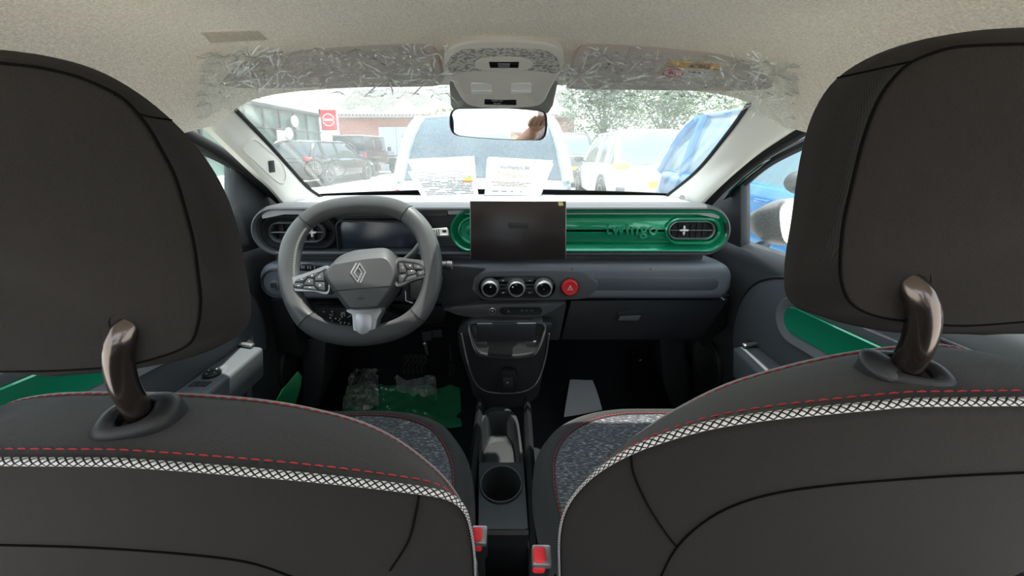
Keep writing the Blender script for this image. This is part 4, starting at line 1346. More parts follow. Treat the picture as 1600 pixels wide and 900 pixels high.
# ---- plate with the cup holder
rect = [zp(*q) for q in ((748, 722), (818, 722), (822, 775), (826, 828), (747, 828), (747.5, 775))]
NC = 48
cc = zp(783, 757, ZC)
cup = []
for k in range(NC):
    a = 2*PI*k/NC
    cup.append((math.cos(a), math.sin(a)))
rr_ = (zp(815, 757).x - zp(751, 757).x) / 2
fl = []
for i in range(len(rect)):
    a_, c_ = rect[i], rect[(i+1) % len(rect)]
    for t in range(12): fl.append(a_.lerp(c_, t / 12))
def ray2(ang):
    d = Vector((math.cos(ang), math.sin(ang)))
    best = None
    for i in range(len(rect)):
        a_, c_ = rect[i], rect[(i+1) % len(rect)]
        p = Vector((a_.x - cc.x, a_.y - cc.y)); e = Vector((c_.x - a_.x, c_.y - a_.y))
        den = d.x * e.y - d.y * e.x
        if abs(den) < 1e-9: continue
        t = (p.x * e.y - p.y * e.x) / den; s = (p.x * d.y - p.y * d.x) / den
        if t > 0 and -1e-6 <= s <= 1 + 1e-6 and (best is None or t < best): best = t
    return Vector((cc.x + d.x * best, cc.y + d.y * best, ZC))
NC = 96
angs = [2*PI*k/NC for k in range(NC)]
Q = [ray2(a) for a in angs]
def circ(r, dz): return [Vector((cc.x + math.cos(a) * r, cc.y + math.sin(a) * r, ZC + dz)) for a in angs]
b = BM()
loft(b, [[p - Vector((0, 0, 0.20)) for p in Q], [p - Vector((0, 0, 0.006)) for p in Q], [cc + (p - cc) * 0.985 for p in Q], circ(rr_ * 1.06, 0.0), circ(rr_ * 1.03, 0.003), circ(rr_ * 0.97, 0.003), circ(rr_ * 0.93, -0.004), circ(rr_ * 0.88, -0.060), circ(rr_ * 0.80, -0.066), circ(rr_ * 0.1, -0.066)], cap1=True)
obj('cup_holder', b, mat('console plate plastic', (0.034, 0.037, 0.041), 0.34, spec=0.5, bump=(1400, 0.1)), cons)
b = BM(); tube(b, circ(rr_ * 1.0, 0.0035), 0.0012, 8, closed=True)
obj('cup_rim', b, GREY, cons)
b = BM()
n0 = zp(747, 828); n1 = zp(826, 828)
loft(b, [[n0, n1], [n0 + Vector((0, -0.006, -0.004)), n1 + Vector((0, -0.006, -0.004))], [n0 + Vector((0, -0.008, -0.03)), n1 + Vector((0, -0.008, -0.03))]], closed=False)
thicken(b, 0.002)
obj('plate_lip', b, mat('console plate plastic', (0, 0, 0)), cons)
# ---- rear bin
ZB = 0.52
bi = [zp(*q, ZB) for q in ((749, 836), (823, 834), (836, 935), (744, 935))]
cb = sum(bi, Vector()) / 4
def scb(f, g, dz): return [Vector((cb.x + (p.x - cb.x) * f, cb.y + (p.y - cb.y) * g, p.z + dz)) for p in bi]
b = BM()
loft(b, [scb(1.14, 1.04, -0.18), scb(1.14, 1.04, -0.002), scb(1.10, 1.03, 0), scb(1.0, 1.0, 0), scb(0.985, 0.985, -0.004), scb(0.94, 0.95, -0.13)], cap1=True)
bevel_all(b, 0.003, 2, 50)
obj('rear_bin', b, BLACK, cons)
b = BM()
R_ = scb(1.05, 1.015, 0.0015)
tube(b, [R_[3], R_[0], R_[0].lerp(R_[1], .02), R_[1].lerp(R_[0], .02), R_[1], R_[2]], 0.0026, 8)
obj('bin_rim', b, SATIN, cons)
b = BM()
fb = scb(0.90, 0.92, -0.128)
for i in range(13):
    t = i / 12
    a_ = fb[0].lerp(fb[1], t); c_ = fb[3].lerp(fb[2], t)
    tube(b, [a_ + Vector((0.012, 0, 0.001)), c_ + Vector((-0.012, 0, 0.001))], 0.0018, 6)
obj('ribbed_mat', b, GREY, cons)
b = BM(); prism(b, [zp(*q, ZB + 0.002) for q in ((778, 836), (796, 835), (795, 841), (779, 842))], Vector((0, 0, -0.012)), 0.0015)
obj('latch', b, GREY, cons)
b = BM()
for s_ in (-1, 1):
    pts = [Vector((cc.x + s_ * 0.062, y_, ZC - 0.03)) for y_ in (0.92, 0.75, 0.55, 0.42)]
    tube(b, pts, 0.012, 8, up=(0, 0, 1), flat=4.0)
obj('side_skirt', b, BLACK, cons)

# ---- pedals
def pedal(name, label, pts, Y, ribs, arm):
    root = thing(name, label, 'pedal', at(pts[0][0], pts[2][1], Y))
    P = catmull([at(x, y, Y - (y - pts[0][1]) * 0.0006) for x, y in pts], 36, True)
    b = BM(); prism(b, P, Vector((0, 0.012, -0.004)), 0.003)
    pd = obj('pad', b, RUBBER, root)
    b = BM()
    for r_ in ribs: tube(b, catmull([at(x, y, Y - 0.004 - (y - pts[0][1]) * 0.0006) for x, y in r_], 12), 0.0026, 6)
    obj('rib', b, DARK, pd)
    b = BM(); tube(b, catmull([at(x, y, Y + dy) for x, y, dy in arm], 12), 0.008, 8)
    obj('arm', b, BLACK, root)
pedal('brake_pedal', 'wide black brake pedal with wavy ribbed rubber pad under the dashboard', [(628, 556), (645, 553), (664, 554), (668, 562), (665, 580), (655, 584), (638, 585), (630, 578)], 1.18,
      [[(x, 555), (x + 5, 562), (x - 3, 572), (x - 2, 584)] for x in (634, 641, 648, 655, 662)], [(668, 556, 0.01), (668, 545, 0.03), (669, 530, 0.08)])
pedal('accelerator_pedal', 'slim black accelerator pedal with vertical ribs beside the storage tower', [(699, 568), (711, 566), (713, 575), (711, 588), (700, 588)], 1.20,
      [[(x, 569), (x + 1, 578), (x, 587)] for x in (702, 705.5, 709)], [(706, 568, 0.01), (705, 555, 0.04), (704, 540, 0.09)])
# under-dash clutter right of the column
clut = thing('pedal_bracket', 'grey metal pedal bracket under the dashboard right of the steering wheel', 'bracket', at(680, 535, 1.0))
b = BM(); prism(b, [at(x, y, 1.0) for x, y in ((658, 519), (674, 518), (675, 532), (660, 533))], Vector((0, 0.02, 0)), 0.002)
prism(b, [at(x, y, 1.0) for x, y in ((674, 517), (690, 516), (692, 527), (676, 528))], Vector((0, 0.02, 0)), 0.002)
obj('plate', b, DARK, clut, smooth=False)
b = BM(); tube(b, [at(664, 534, 1.0), at(666, 545, 1.01), at(668, 553, 1.10)], 0.004, 8)
ellipsoid(b, at(664, 537, 0.998), (0.006, 0.006, 0.006))
obj('rod', b, mat('zinc', (0.5, 0.5, 0.48), 0.4, 0.8), clut)
b = BM(); tube(b, [at(655, 510, 1.02), at(672, 508, 1.02), at(700, 508, 1.02)], 0.003, 6)
obj('cable', b, RUBBER, clut)

# ---- footwell sides (structure)
b = BM()
prism(b, [at(x, y, 1.05) for x, y in ((470, 530), (510, 528), (508, 560), (505, 600), (492, 650), (470, 650))], Vector((-0.04, 0.25, 0.02)), 0.01)
struct('trim_6', b, DARK)
b = BM()
prism(b, [at(x, y, 1.08) for x, y in ((1030, 530), (1070, 528), (1078, 580), (1080, 650), (1050, 640), (1036, 600))], Vector((0.04, 0.25, 0.02)), 0.01)
struct('trim_7', b, DARK)

# ---- protective films and papers on the floor
def film_mat(name, col, fac, rough=0.12, trans=(1, 1, 1), bump=(60, 0.6)):
    m = bpy.data.materials.new(name); m.use_nodes = True
    N = m.node_tree.nodes; L = m.node_tree.links; N.remove(N['Principled BSDF']); out = N['Material Output']
    t = N.new('ShaderNodeBsdfTransparent'); t.inputs[0].default_value = (*trans, 1)
    d = N.new('ShaderNodeBsdfDiffuse'); d.inputs[0].default_value = (*col, 1)
    g = N.new('ShaderNodeBsdfGlossy'); g.inputs['Roughness'].default_value = rough
    m1 = N.new('ShaderNodeMixShader'); m1.inputs[0].default_value = fac
    L.new(t.outputs[0], m1.inputs[1]); L.new(d.outputs[0], m1.inputs[2])
    lw = facing_fac(N, L, 0.07, 0.6)
    m2 = N.new('ShaderNodeMixShader'); L.new(lw.outputs[0], m2.inputs[0]); L.new(m1.outputs[0], m2.inputs[1]); L.new(g.outputs[0], m2.inputs[2])
    co = N.new('ShaderNodeTexCoord'); n = N.new('ShaderNodeTexNoise'); n.inputs['Scale'].default_value = bump[0]; n.inputs['Detail'].default_value = 1
    L.new(co.outputs['Object'], n.inputs['Vector'])
    bp = N.new('ShaderNodeBump'); bp.inputs['Strength'].default_value = bump[1]; bp.inputs['Distance'].default_value = 0.01
    L.new(n.outputs['Fac'], bp.inputs['Height']); L.new(bp.outputs[0], g.inputs['Normal'])
    L.new(m2.outputs[0], out.inputs[0])
    return m
def crumple(p, sc_, amp, seed):
    q = Vector((p.x * sc_ + seed, p.y * sc_, p.z * sc_))
    return (1 - abs(noise.noise(q)) * 2) * amp + abs(noise.noise(q * 2.3)) * amp * 0.6
def sheet(quad, nu, nv, sc_, amp, seed, up=(0, 0, 1), t=0.0012):
    b = BM()
    def fn(u, v):
        p = quad[0].lerp(quad[1], u).lerp(quad[3].lerp(quad[2], u), v)
        return p + Vector(up) * crumple(p, sc_, amp, seed)
    grid(b, fn, nu, nv); thicken(b, t)
    return b
GREENFILM = film_mat('green film', (0.04, 0.30, 0.14), 0.94, 0.10)
CLEARFILM = film_mat('clear film', (0.9, 0.97, 0.93), 0.14, 0.06, bump=(45, 1.0))
FZ = 0.315
b = sheet([at_z(545, 588, FZ + .02), at_z(718, 592, FZ + .02), at_z(722, 672, FZ), at_z(535, 672, FZ)], 50, 30, 9, 0.012, 3)
tag(obj('floor_film', b, GREENFILM), 'green plastic protective film spread on the driver side floor under the pedals', 'plastic film')
b = sheet([at_z(548, 582, FZ + .05), at_z(591, 582, FZ + .05), at_z(592, 640, FZ + .02), at_z(534, 644, FZ + .02)], 26, 26, 26, 0.018, 11)
tag(obj('plastic_sheet', b, CLEARFILM), 'crumpled clear plastic sheet on the green film, left of the brake pedal', 'plastic sheet')
b = sheet([at_z(616, 594, FZ + .05), at_z(680, 593, FZ + .05), at_z(684, 626, FZ + .03), at_z(624, 618, FZ + .03)], 26, 20, 24, 0.018, 23)
tag(obj('plastic_sheet', b, CLEARFILM), 'crumpled clear plastic sheet on the green film, directly below the brake pedal', 'plastic sheet')
b = BM(); prism(b, [at(x, y, 0.80) for x, y in ((466, 581), (472, 589), (470, 605), (462, 632), (425, 640), (440, 612))], Vector((-0.004, 0.006, 0)), 0.001)
tag(obj('film_scrap', b, mat('green film scrap', (0.012, 0.16, 0.06), 0.35)), 'stiff green plastic scrap leaning beside the door speaker left of the driver seat', 'plastic scrap')
q = [at_z(892, 587.5, FZ + .035), at_z(921, 584, FZ + .035), at_z(941, 640, FZ + .010), at_z(881, 652, FZ + .010)]
b = BM()
def _p(u, v):
    p = q[0].lerp(q[1], u).lerp(q[3].lerp(q[2], u), v)
    return p + Vector((0, 0, 0.012 * math.sin(v * PI) + 0.004 * noise.noise(p * 14)))
grid(b, _p, 14, 20); thicken(b, 0.0012)
tag(obj('floor_paper', b, mat('white paper', (0.82, 0.84, 0.90), 0.8)), 'folded white paper lying on the dark passenger footwell floor', 'paper')
# ================================================================== front doors
XMID = -0.035
def build_door(sg, label):
    """built on the right from the photo, mirrored about the cabin centre for the left"""
    root = thing('car_door', label, 'car door', (0.66 if sg > 0 else 2*XMID - 0.66, 0.75, 0.36))
    def fin(name, b, m, parent, **k):
        if sg < 0:
            for v in b.verts: v.co.x = 2*XMID - v.co.x
        return obj(name, b, m, parent, **k)
    XD = 0.62
    def dx(px, py, X=XD): return at_x(px, py, X)
    # card
    prof = [(.70, .37), (.655, .40), (.632, .50), (.625, .62), (.625, .80), (.628, .90), (.640, .928), (.662, .940), (.685, .944), (.70, .90), (.705, .40)]
    b = BM()
    rings = []
    for Y in (1.14, 1.10, 1.0, 0.8, 0.6, 0.45, 0.33, 0.31):
        rise = 0.030 * max(0, min(1, (1.0 - Y) / 0.6))
        e = 0.012 if Y in (1.14, 0.31) else 0
        rings.append([Vector((x + e, Y, z + (rise * (z - .4) / .55 if z > .4 else 0))) for x, z in prof])
    loft(b, rings, True, True, True)
    card = fin('door_card', b, DARK, root)
    # grey inset panel with the arched front end
    arc = [dx(*p) for p in ((1146, 545), (1147, 520), (1151, 495), (1160, 470), (1174, 450), (1190, 439), (1210, 434), (1228, 434))]
    arc = catmull(arc, 24)
    zt = arc[-1].z
    poly = arc + [Vector((XD, 0.5, zt + 0.016)), Vector((XD, 0.335, zt + 0.022)), Vector((XD, 0.335, 0.70)), Vector((XD, 0.80, 0.68))]
    b = BM(); prism(b, [p + Vector((-0.004, 0, 0)) for p in poly], Vector((0.012, 0, 0)), 0.003)
    panel = fin('inset_panel', b, mat('door grey plastic', (0.085, 0.092, 0.102), 0.5, spec=0.4, bump=(1400, 0.15)), root)
    b = BM()
    tube(b, [p + Vector((-0.004, 0, 0)) for p in arc + [Vector((XD, 0.5, zt + 0.016)), Vector((XD, 0.335, zt + 0.022))]], 0.0035, 8)
    fin('panel_piping', b, BLACK, root)
    # green stripe in its bezel
    def slotYZ(y0, z0, y1, z1, w_, n=10):
        d = Vector((0, y1 - y0, z1 - z0)).normalized(); up_ = Vector((0, -d.z, d.y))
        if up_.z < 0: up_ = -up_
        out = []
        for k in range(n + 1):
            a = -PI/2 + PI * k / n
            out.append(Vector((0, y1, z1)) + d * math.cos(a) * w_/2 + up_ * math.sin(a) * w_/2)
        for k in range(n + 1):
            a = PI/2 + PI * k / n
            out.append(Vector((0, y0, z0)) + d * math.cos(a) * w_/2 + up_ * math.sin(a) * w_/2)
        return out
    p1 = dx(1243, 502, 0.616); p0 = dx(1390, 576, 0.616)
    d_ = (p0 - p1); p0 = p1 + d_ * ((p1.y - 0.40) / (p1.y - p0.y))
    def at_slot(w_, X): return [Vector((X, p.y, p.z)) for p in slotYZ(p0.y, p0.z, p1.y, p1.z, w_)]
    b = BM(); loft(b, [at_slot(0.104, 0.618), at_slot(0.104, 0.6105), at_slot(0.100, 0.6085), at_slot(0.064, 0.6145), at_slot(0.062, 0.6155)])
    bz = fin('stripe_bezel', b, MIDGREY, panel)
    b = BM(); loft(b, [at_slot(0.062, 0.620), at_slot(0.061, 0.6125), at_slot(0.056, 0.6105), at_slot(0.030, 0.6135), at_slot(0.004, 0.6140)], cap1=True)
    fin('green_stripe', b, GREEN, panel, label='green painted stripe')
    # armrest
    za = 0.717
    tip = at_z(1146, 541, za); inn = at_z(1205, 596, za)
    dI = (inn - tip); inn2 = tip + dI * ((tip.y - 0.36) / (tip.y - inn.y))
    xi = lerp(tip.x, inn2.x, 0.0)
    top = [Vector((XD, tip.y + 0.01, za)), Vector((tip.x - 0.004, tip.y, za)), Vector((inn.x - 0.005, inn.y, za)), Vector((inn.x - 0.012, 0.36, za + 0.008)), Vector((XD, 0.36, za + 0.008))]
    b = BM(); prism(b, top, Vector((0.01, 0, -0.085)), 0.010, 3)
    arm = fin('armrest', b, mat('armrest grey plastic', (0.12, 0.13, 0.145), 0.45, spec=0.45, bump=(1400, 0.12)), root)
    # pull handle cup and lever at the front of the armrest
    b = BM(); prism(b, [at_z(x, y, za + 0.002) for x, y in ((1158, 537), (1176, 524), (1192, 527), (1186, 538), (1170, 543))], Vector((0, 0, -0.012)), 0.002)
    cupo = fin('handle_cup', b, BLACK, arm)
    b = BM(); prism(b, [at_z(x, y, za + 0.010) for x, y in ((1159, 536), (1182, 533), (1185, 537), (1164, 540))], Vector((0, 0, -0.008)), 0.003)
    fin('door_handle', b, SATIN, arm, label='satin grey inner door handle')
    def onarm(u, v, h=0.0):   # u across (0 inner .. 1 card), v along towards the rear in metres from the tip
        y = tip.y - v
        xi_ = lerp(tip.x, inn.x, min(1.4, (tip.y - y) / (tip.y - inn.y)))
        return Vector((lerp(xi_, XD, u), y, za + h + 0.003 * max(0, v)))
    if sg > 0:
        c = onarm(0.42, 0.165)
        def ov(a_, l_, h): return [onarm(0.42 + math.cos(t) * a_, 0.165 + math.sin(t) * l_, h) for t in [2*PI*k/32 for k in range(32)]]
        b = BM(); loft(b, [ov(.34, .062, -.004), ov(.34, .062, .001), ov(.30, .056, .003), ov(.26, .050, .001), ov(.02, .004, .001)], cap1=True)
        pl = fin('switch_plate', b, BLACK, arm)
        b = BM(); prism(b, [onarm(.28, .145, .008), onarm(.56, .145, .008), onarm(.56, .185, .004), onarm(.28, .185, .004)], Vector((0, 0, -0.006)), 0.002)
        fin('window_switch', b, DARK, arm)
    else:
        def ov2(f, h):
            pts = [(.20, .115), (.45, .085), (.70, .100), (.80, .15), (.86, .30), (.10, .30), (.14, .18)]
            P = catmull([onarm(u, v, h) for u, v in pts], 40, True); c_ = sum(P, Vector()) / 40
            return [c_ + (p - c_) * f for p in P]
        b = BM(); loft(b, [ov2(1.0, -.004), ov2(1.0, .0015), ov2(.96, .003), ov2(.90, .001), ov2(.1, .001)], cap1=True)
        pl = fin('switch_plate', b, MIDGREY, arm)
        b = BM(); lathe(b, ((.017, 0), (.017, .006), (.014, .009), (.004, .0085)), onarm(.48, .125, .001), (0, 0, 1), 24)
        mk = fin('mirror_knob', b, BLACK, arm)
        b = BM()
        for a in range(4):
            t = a * PI / 2 + .4; ellipsoid(b, onarm(.48, .125, .0105) + Vector((math.cos(t) * .010, math.sin(t) * .010, 0)), (.0014, .0014, .0004), 8, 5)
        fin('knob_mark', b, WHITEMARK, arm)
        for u in (.27, .46, .66):
            b = BM(); prism(b, [onarm(u - .085, .150, .004), onarm(u + .085, .150, .004), onarm(u + .085, .168, .004), onarm(u - .085, .168, .004)], Vector((0, 0, -.004)), .001)
            fin('lock_button', b, DARK, arm)
        b = BM(); prism(b, [onarm(.16, .178, .002), onarm(.78, .178, .002), onarm(.78, .205, .002), onarm(.16, .205, .002)], Vector((0, 0, -.004)), .001)
        fin('switch_well', b, BLACK, arm)
        for u in (.30, .64):
            b = BM(); prism(b, [onarm(u - .14, .208, .007), onarm(u + .14, .208, .007), onarm(u + .14, .240, .004), onarm(u - .14, .240, .004)], Vector((0, 0, -.006)), .002)
            fin('window_switch', b, DARK, arm)
            b = BM(); box(b, onarm(u, .222, .0058), (.006, .006, .0008), 0); fin('switch_mark', b, WHITEMARK, arm, smooth=False)
    # speaker
    b = BM()
    sc0 = at_x(1108, 566, 0.628)
    lathe(b, ((0.080, -0.012), (0.080, 0.004), (0.076, 0.010), (0.066, 0.0125), (0.01, 0.015)), sc0, (-1, 0.05, 0), 40)
    spk = fin('speaker', b, BLACK, root)
    b = BM()
    for i in range(17):
        z_ = lerp(-0.066, 0.066, i / 16); h_ = math.sqrt(max(0, 0.072 ** 2 - z_ * z_))
        tube(b, [sc0 + Vector((-0.0135, -h_, z_)), sc0 + Vector((-0.0145, 0, z_)), sc0 + Vector((-0.0135, h_, z_))], 0.0014, 5)
    fin('speaker_rib', b, DARK, spk)
    # window frame : green strip, black frame, seal
    DR = DRR
    pe = catmull([at_x(x, y, 0.66) for x, y in ((1155, 300), (1163, 285), (1200, 254), (1262, 222), (1340, 188), (1420, 160))], 40)
    pa = [p + Vector((0.02, 0.02, 0.0)) for p in reversed(DR)]
    pa = resample(pa, 40)
    b = BM()
    ext = [Vector((0.655, y, 1.290)) for y in (0.50, 0.38, 0.27)]
    pe2 = pe[:-6] + [Vector((0.650, 0.50, 1.295)), Vector((0.650, 0.40, 1.305)), Vector((0.650, 0.28, 1.30))]
    tube(b, catmull(pe2, 60), 0.013, 8)
    fin('window_frame', b, BLACK, root)
    b = BM()
    mid = [lerp(pa[i], pe[i], 0.45) + Vector((0.015, 0, 0)) for i in range(40)]
    mid2 = [lerp(pa[i], pe[i], 0.80) + Vector((0.006, 0, 0)) for i in range(40)]
    loft(b, [mid, mid2], closed=False); thicken(b, 0.004)
    fin('painted_frame', b, mat('dark green body paint', (0.004, 0.060, 0.036), 0.2, 0.3, coat=1.0), root, label='dark green painted door frame')
    b = BM()
    tube(b, [lerp(pa[i], pe[i], 0.16) + Vector((0 if sg > 0 else 0.03, 0, 0)) for i in range(40)], 0.016, 10)
    fin('door_seal', b, RUBBER, root)
    b = BM()
    loft(b, [[lerp(pa[i], pe[i], 0.70) + Vector((0.01, 0, 0)) for i in range(40)], [lerp(pa[i], pe[i], 0.99) + Vector((0.004, 0, 0)) for i in range(40)]], closed=False); thicken(b, 0.006)
    fin('frame_liner', b, BLACK, root)
    # mirror triangle and channel
    sx0 = 0 if sg > 0 else 34
    b = BM(); prism(b, [at_x(x, y, 0.645) for x, y in ((1098, 412), (1099, 345), (1112, 310), (1130, 290), (1157 + sx0, 268 - sx0 * .62), (1157 + sx0, 415 + sx0 * .25))], Vector((0.03, 0, 0)), 0.006)
    fin('mirror_triangle', b, DARK, root)
    b = BM(); tube(b, [at_x(1160 + sx0, 274 - sx0 * .6, 0.655), at_x(1159 + sx0, 340, 0.655), at_x(1158 + sx0, 404 + sx0 * .2, 0.655)], 0.008, 8)
    fin('glass_channel', b, MIDGREY, root)
    # glass
    gp_ = [at_x(1160, 402, 0.668), at_x(1161, 290, 0.664)] + [p + Vector((0.008, 0, 0)) for p in pe2[4:]] + [Vector((0.672, 0.28, 0.965))]
    b = BM()
    f = [b.verts.new(p) for p in gp_]; b.faces.new(f); thicken(b, 0.004)
    fin('window_glass', b, glass_mat('side glass', (0.93, 0.98, 0.97), 1.4, 0.01, 0.02, (1, 1, 1), 9), root)
    # outside mirror
    def mo_(pts, Y, f=1.0, dy=0.0):
        P = catmull([at(x, y, Y) for x, y in pts], 40, True); c_ = sum(P, Vector()) / 40
        return [c_ + (p - c_) * f + Vector((0, dy, 0)) for p in P]
    rimp = [(1214, 335), (1221, 316), (1245, 309), (1285, 315), (1290, 350), (1280, 378), (1250, 386), (1222, 378)]
    midp = [(1180, 338), (1192, 322), (1222, 311), (1255, 316), (1258, 355), (1244, 378), (1212, 382), (1186, 370)]
    nosp = [(1167, 347), (1171, 335), (1190, 325), (1212, 326), (1216, 350), (1208, 366), (1190, 370), (1173, 362)]
    b = BM()
    loft(b, [mo_(rimp, 1.0, .90, .012), mo_(rimp, 1.0, .93, -.004), mo_(rimp, 1.0, 1.0, .004), mo_(midp, 1.10), mo_(nosp, 1.18), mo_(nosp, 1.18, .6, .02)], cap1=True)
    hs = fin('mirror_housing', b, mat('speckled grey mirror cap', (0.15, 0.145, 0.14), 0.5, noise_=(260, 0.5)), root)
    b = BM(); loft(b, [mo_(rimp, 1.0, .91, .006), mo_(rimp, 1.0, .5, .007), mo_(rimp, 1.0, .05, .007)], cap1=True)
    fin('mirror_glass', b, mat('mirror', (0.9, 0.92, 0.93), 0.02, 1.0), hs)
    b = BM(); tube(b, [at_x(1160, 392, 0.67), at_x(1175, 390, 0.74), at(1195, 382, 1.18)], 0.016, 10)
    fin('mirror_arm', b, BLACK, hs)
    return root
build_door(1, 'dark grey passenger door with green stripe, beside the seat in front of the glovebox')
build_door(-1, 'dark grey driver door with window switch panel and green stripe, left of the steering wheel')
# ================================================================== sun visors, overhead console, mirror, papers
VIS = mat('visor vinyl', (0.52, 0.46, 0.42), 0.75, spec=0.25, bump=(700, 0.3))
def visor_mesh(outline, ytop, ybot, pytop, pybot):
    P = [at(x, y, lerp(ytop, ybot, (y - pytop) / (pybot - pytop))) for x, y in outline]
    P = catmull(P, 70, True)
    c = sum(P, Vector()) / 70
    nrm = Vector((0, -0.62, -0.78)).normalized()
    b = BM()
    loft(b, [[c + (p - c) * 0.2 - nrm * 0.017 for p in P], [c + (p - c) * 0.97 - nrm * 0.016 for p in P], [p - nrm * 0.011 for p in P], [p - nrm * 0.004 for p in P], [c + (p - c) * 0.985 for p in P], [c + (p - c) * 0.9 + nrm * 0.001 for p in P], [c + (p - c) * 0.2 + nrm * 0.001 for p in P]], cap0=True, cap1=True)
    return b, c, nrm
vl_out = [(268, 72), (276, 66), (350, 61), (480, 58), (600, 55), (640, 55), (662, 62), (682, 82), (692, 118), (691, 133), (660, 136), (560, 137), (450, 138), (372, 138), (330, 128), (296, 104)]
vr_out = [(920, 57), (960, 57), (1010, 60), (1080, 66), (1160, 73), (1235, 79), (1254, 84), (1250, 98), (1238, 118), (1205, 138), (1170, 142), (1080, 142), (980, 141), (900, 140), (884, 136), (888, 118), (902, 80)]
vl = thing('sun_visor', 'grey beige sun visor above the steering wheel, wrapped in crumpled clear film', 'sun visor', at(480, 95, 0.70))
b, vlc, vn = visor_mesh(vl_out, 0.66, 0.735, 56, 138)
obj('panel', b, VIS, vl)
b = BM(); tube(b, catmull([at(270, 71, .665), at(262, 72, .665), at(254, 68, .66), at(250, 60, .655)], 12), 0.006, 8)
obj('hinge', b, VIS, vl)
vr = thing('sun_visor', 'grey beige sun visor with orange warning label on the passenger side', 'sun visor', at(1080, 98, 0.70))
b, vrc, _ = visor_mesh(vr_out, 0.66, 0.735, 57, 141)
pnl = obj('panel', b, VIS, vr)
b = BM(); tube(b, catmull([at(1252, 84, .665), at(1262, 86, .665), at(1272, 84, .66), at(1276, 76, .655)], 12), 0.006, 8)
obj('hinge', b, VIS, vr)
def von(px, py, h=0.0042):
    Y = lerp(0.66, 0.735, (py - 57) / 84.0); return at(px, py, Y) + vn * h
b = BM(); prism(b, [von(*q) for q in ((1046, 93), (1126, 98), (1120, 107), (1040, 102))], -vn * 0.002)
wl_ = obj('warning_label', b, mat('orange label', (0.75, 0.40, 0.05), 0.6), pnl, label='orange airbag warning strip', smooth=False)
b = BM(); prism(b, [von(*q) for q in ((1040, 102.3), (1120, 107.3), (1112, 122), (1030, 117))], -vn * 0.002)
obj('label_paper', b, mat('label white', (0.62, 0.61, 0.60), 0.6), pnl, smooth=False)
ux = (von(1126, 98) - von(1046, 93)).normalized()
uy = (von(1046, 93) - von(1040, 102)); uy = (uy - ux * uy.dot(ux)).normalized()
def lab_M(px, py, h): 
    z = ux.cross(uy); 
    if z.dot(vn) < 0: z = -z
    return Matrix.Translation(von(px, py, h)) @ Matrix((ux, uy, z)).transposed().to_4x4()
b = text_bm('AIRBAG', 0.0105, lab_M(1092, 100.3, 0.0056), 0.0002, True, 1.05)
obj('label_lettering', b, BLACK, pnl, smooth=False)
b = BM()
for cx_ in (1050,):
    tri = [von(1050, 95.5, .0056), von(1045, 101, .0056), von(1055, 101.5, .0056)]
    tube(b, tri, 0.0005, 5, closed=True)
obj('label_triangle', b, BLACK, pnl)
b = BM()
c_ = von(1051, 110.5, 0.0056)
tube(b, [c_ + ux * math.cos(t) * 0.0185 + uy * math.sin(t) * 0.0075 for t in [2*PI*k/32 for k in range(32)]], 0.0011, 6, closed=True)
tube(b, [c_ + ux * -0.008 + uy * 0.0062, c_ + ux * 0.008 - uy * 0.0062], 0.0011, 6)
obj('prohibition_ring', b, mat('label red', (0.6, 0.04, 0.06), 0.6), pnl, label='red prohibition ring on the label')
b = BM()
box(b, c_ + ux * 0.001, (0.007, 0.0008, 0.004)); ellipsoid(b, c_ + ux * -0.006, (0.003, 0.0006, 0.003), 8, 6)
for k in range(5): box(b, von(1075 + k * 8, 109 + k * 0.5, .0056), (0.006, 0.0006, 0.0016 + 0.0008 * (k % 2)))
for k in range(4): box(b, von(1050 + k * 7, 119, .0056) , (0.005, 0.0006, 0.0008))
obj('label_print', b, mat('label print', (0.12, 0.11, 0.12), 0.6), pnl, smooth=False)

# crumpled clear film round each visor
VFILM = film_mat('visor film', (0.9, 0.92, 0.92), 0.035, 0.16, (0.97, 0.98, 0.98), bump=(110, 0.7))
def visor_film(xl, xr, ytop, ybot, focus, seed, lift):
    rnd = random.Random(seed)
    b = BM()
    rays_ = [(rnd.choice(focus), rnd.uniform(0, 2*PI), rnd.uniform(0.7, 1.7)) for _ in range(46)]
    def fn(u, v):
        px = lerp(xl(v), xr(v), u); py = lerp(ytop(u), ybot(u), v)
        Y = lerp(0.66, 0.735, (py - 57) / 84.0)
        h = 0.010
        for (fx, fy), a, wgt in rays_:
            dx_, dy_ = px - fx, (py - fy) * 1.6
            r = math.hypot(dx_, dy_) + 1e-3
            da = math.atan2(dy_, dx_) - a
            da = (da + PI) % (2*PI) - PI
            h += wgt * 0.006 * max(0, 1 - abs(da) / 0.09) * min(1, r / 30) * math.exp(-r / 130)
        q = Vector((px * 0.035, py * 0.06, seed))
        h += 0.010 * (1 - abs(noise.noise(q)) * 2.4) + 0.005 * (1 - abs(noise.noise(q * 2.6)) * 2)
        edge = min(u, 1 - u, v * 0.7, (1 - v)) 
        h += lift * max(0, 0.12 - edge)
        return at(px, py, Y) + vn * max(0.003, h)
    grid(b, fn, 130, 46)
    # ragged: drop some rim faces
    bmesh.ops.recalc_face_normals(b, faces=b.faces)
    return b
FOLD_GLINT = mat('film fold glint', (0.95, 0.96, 0.96), 0.25, spec=1.0, alpha=1.0)
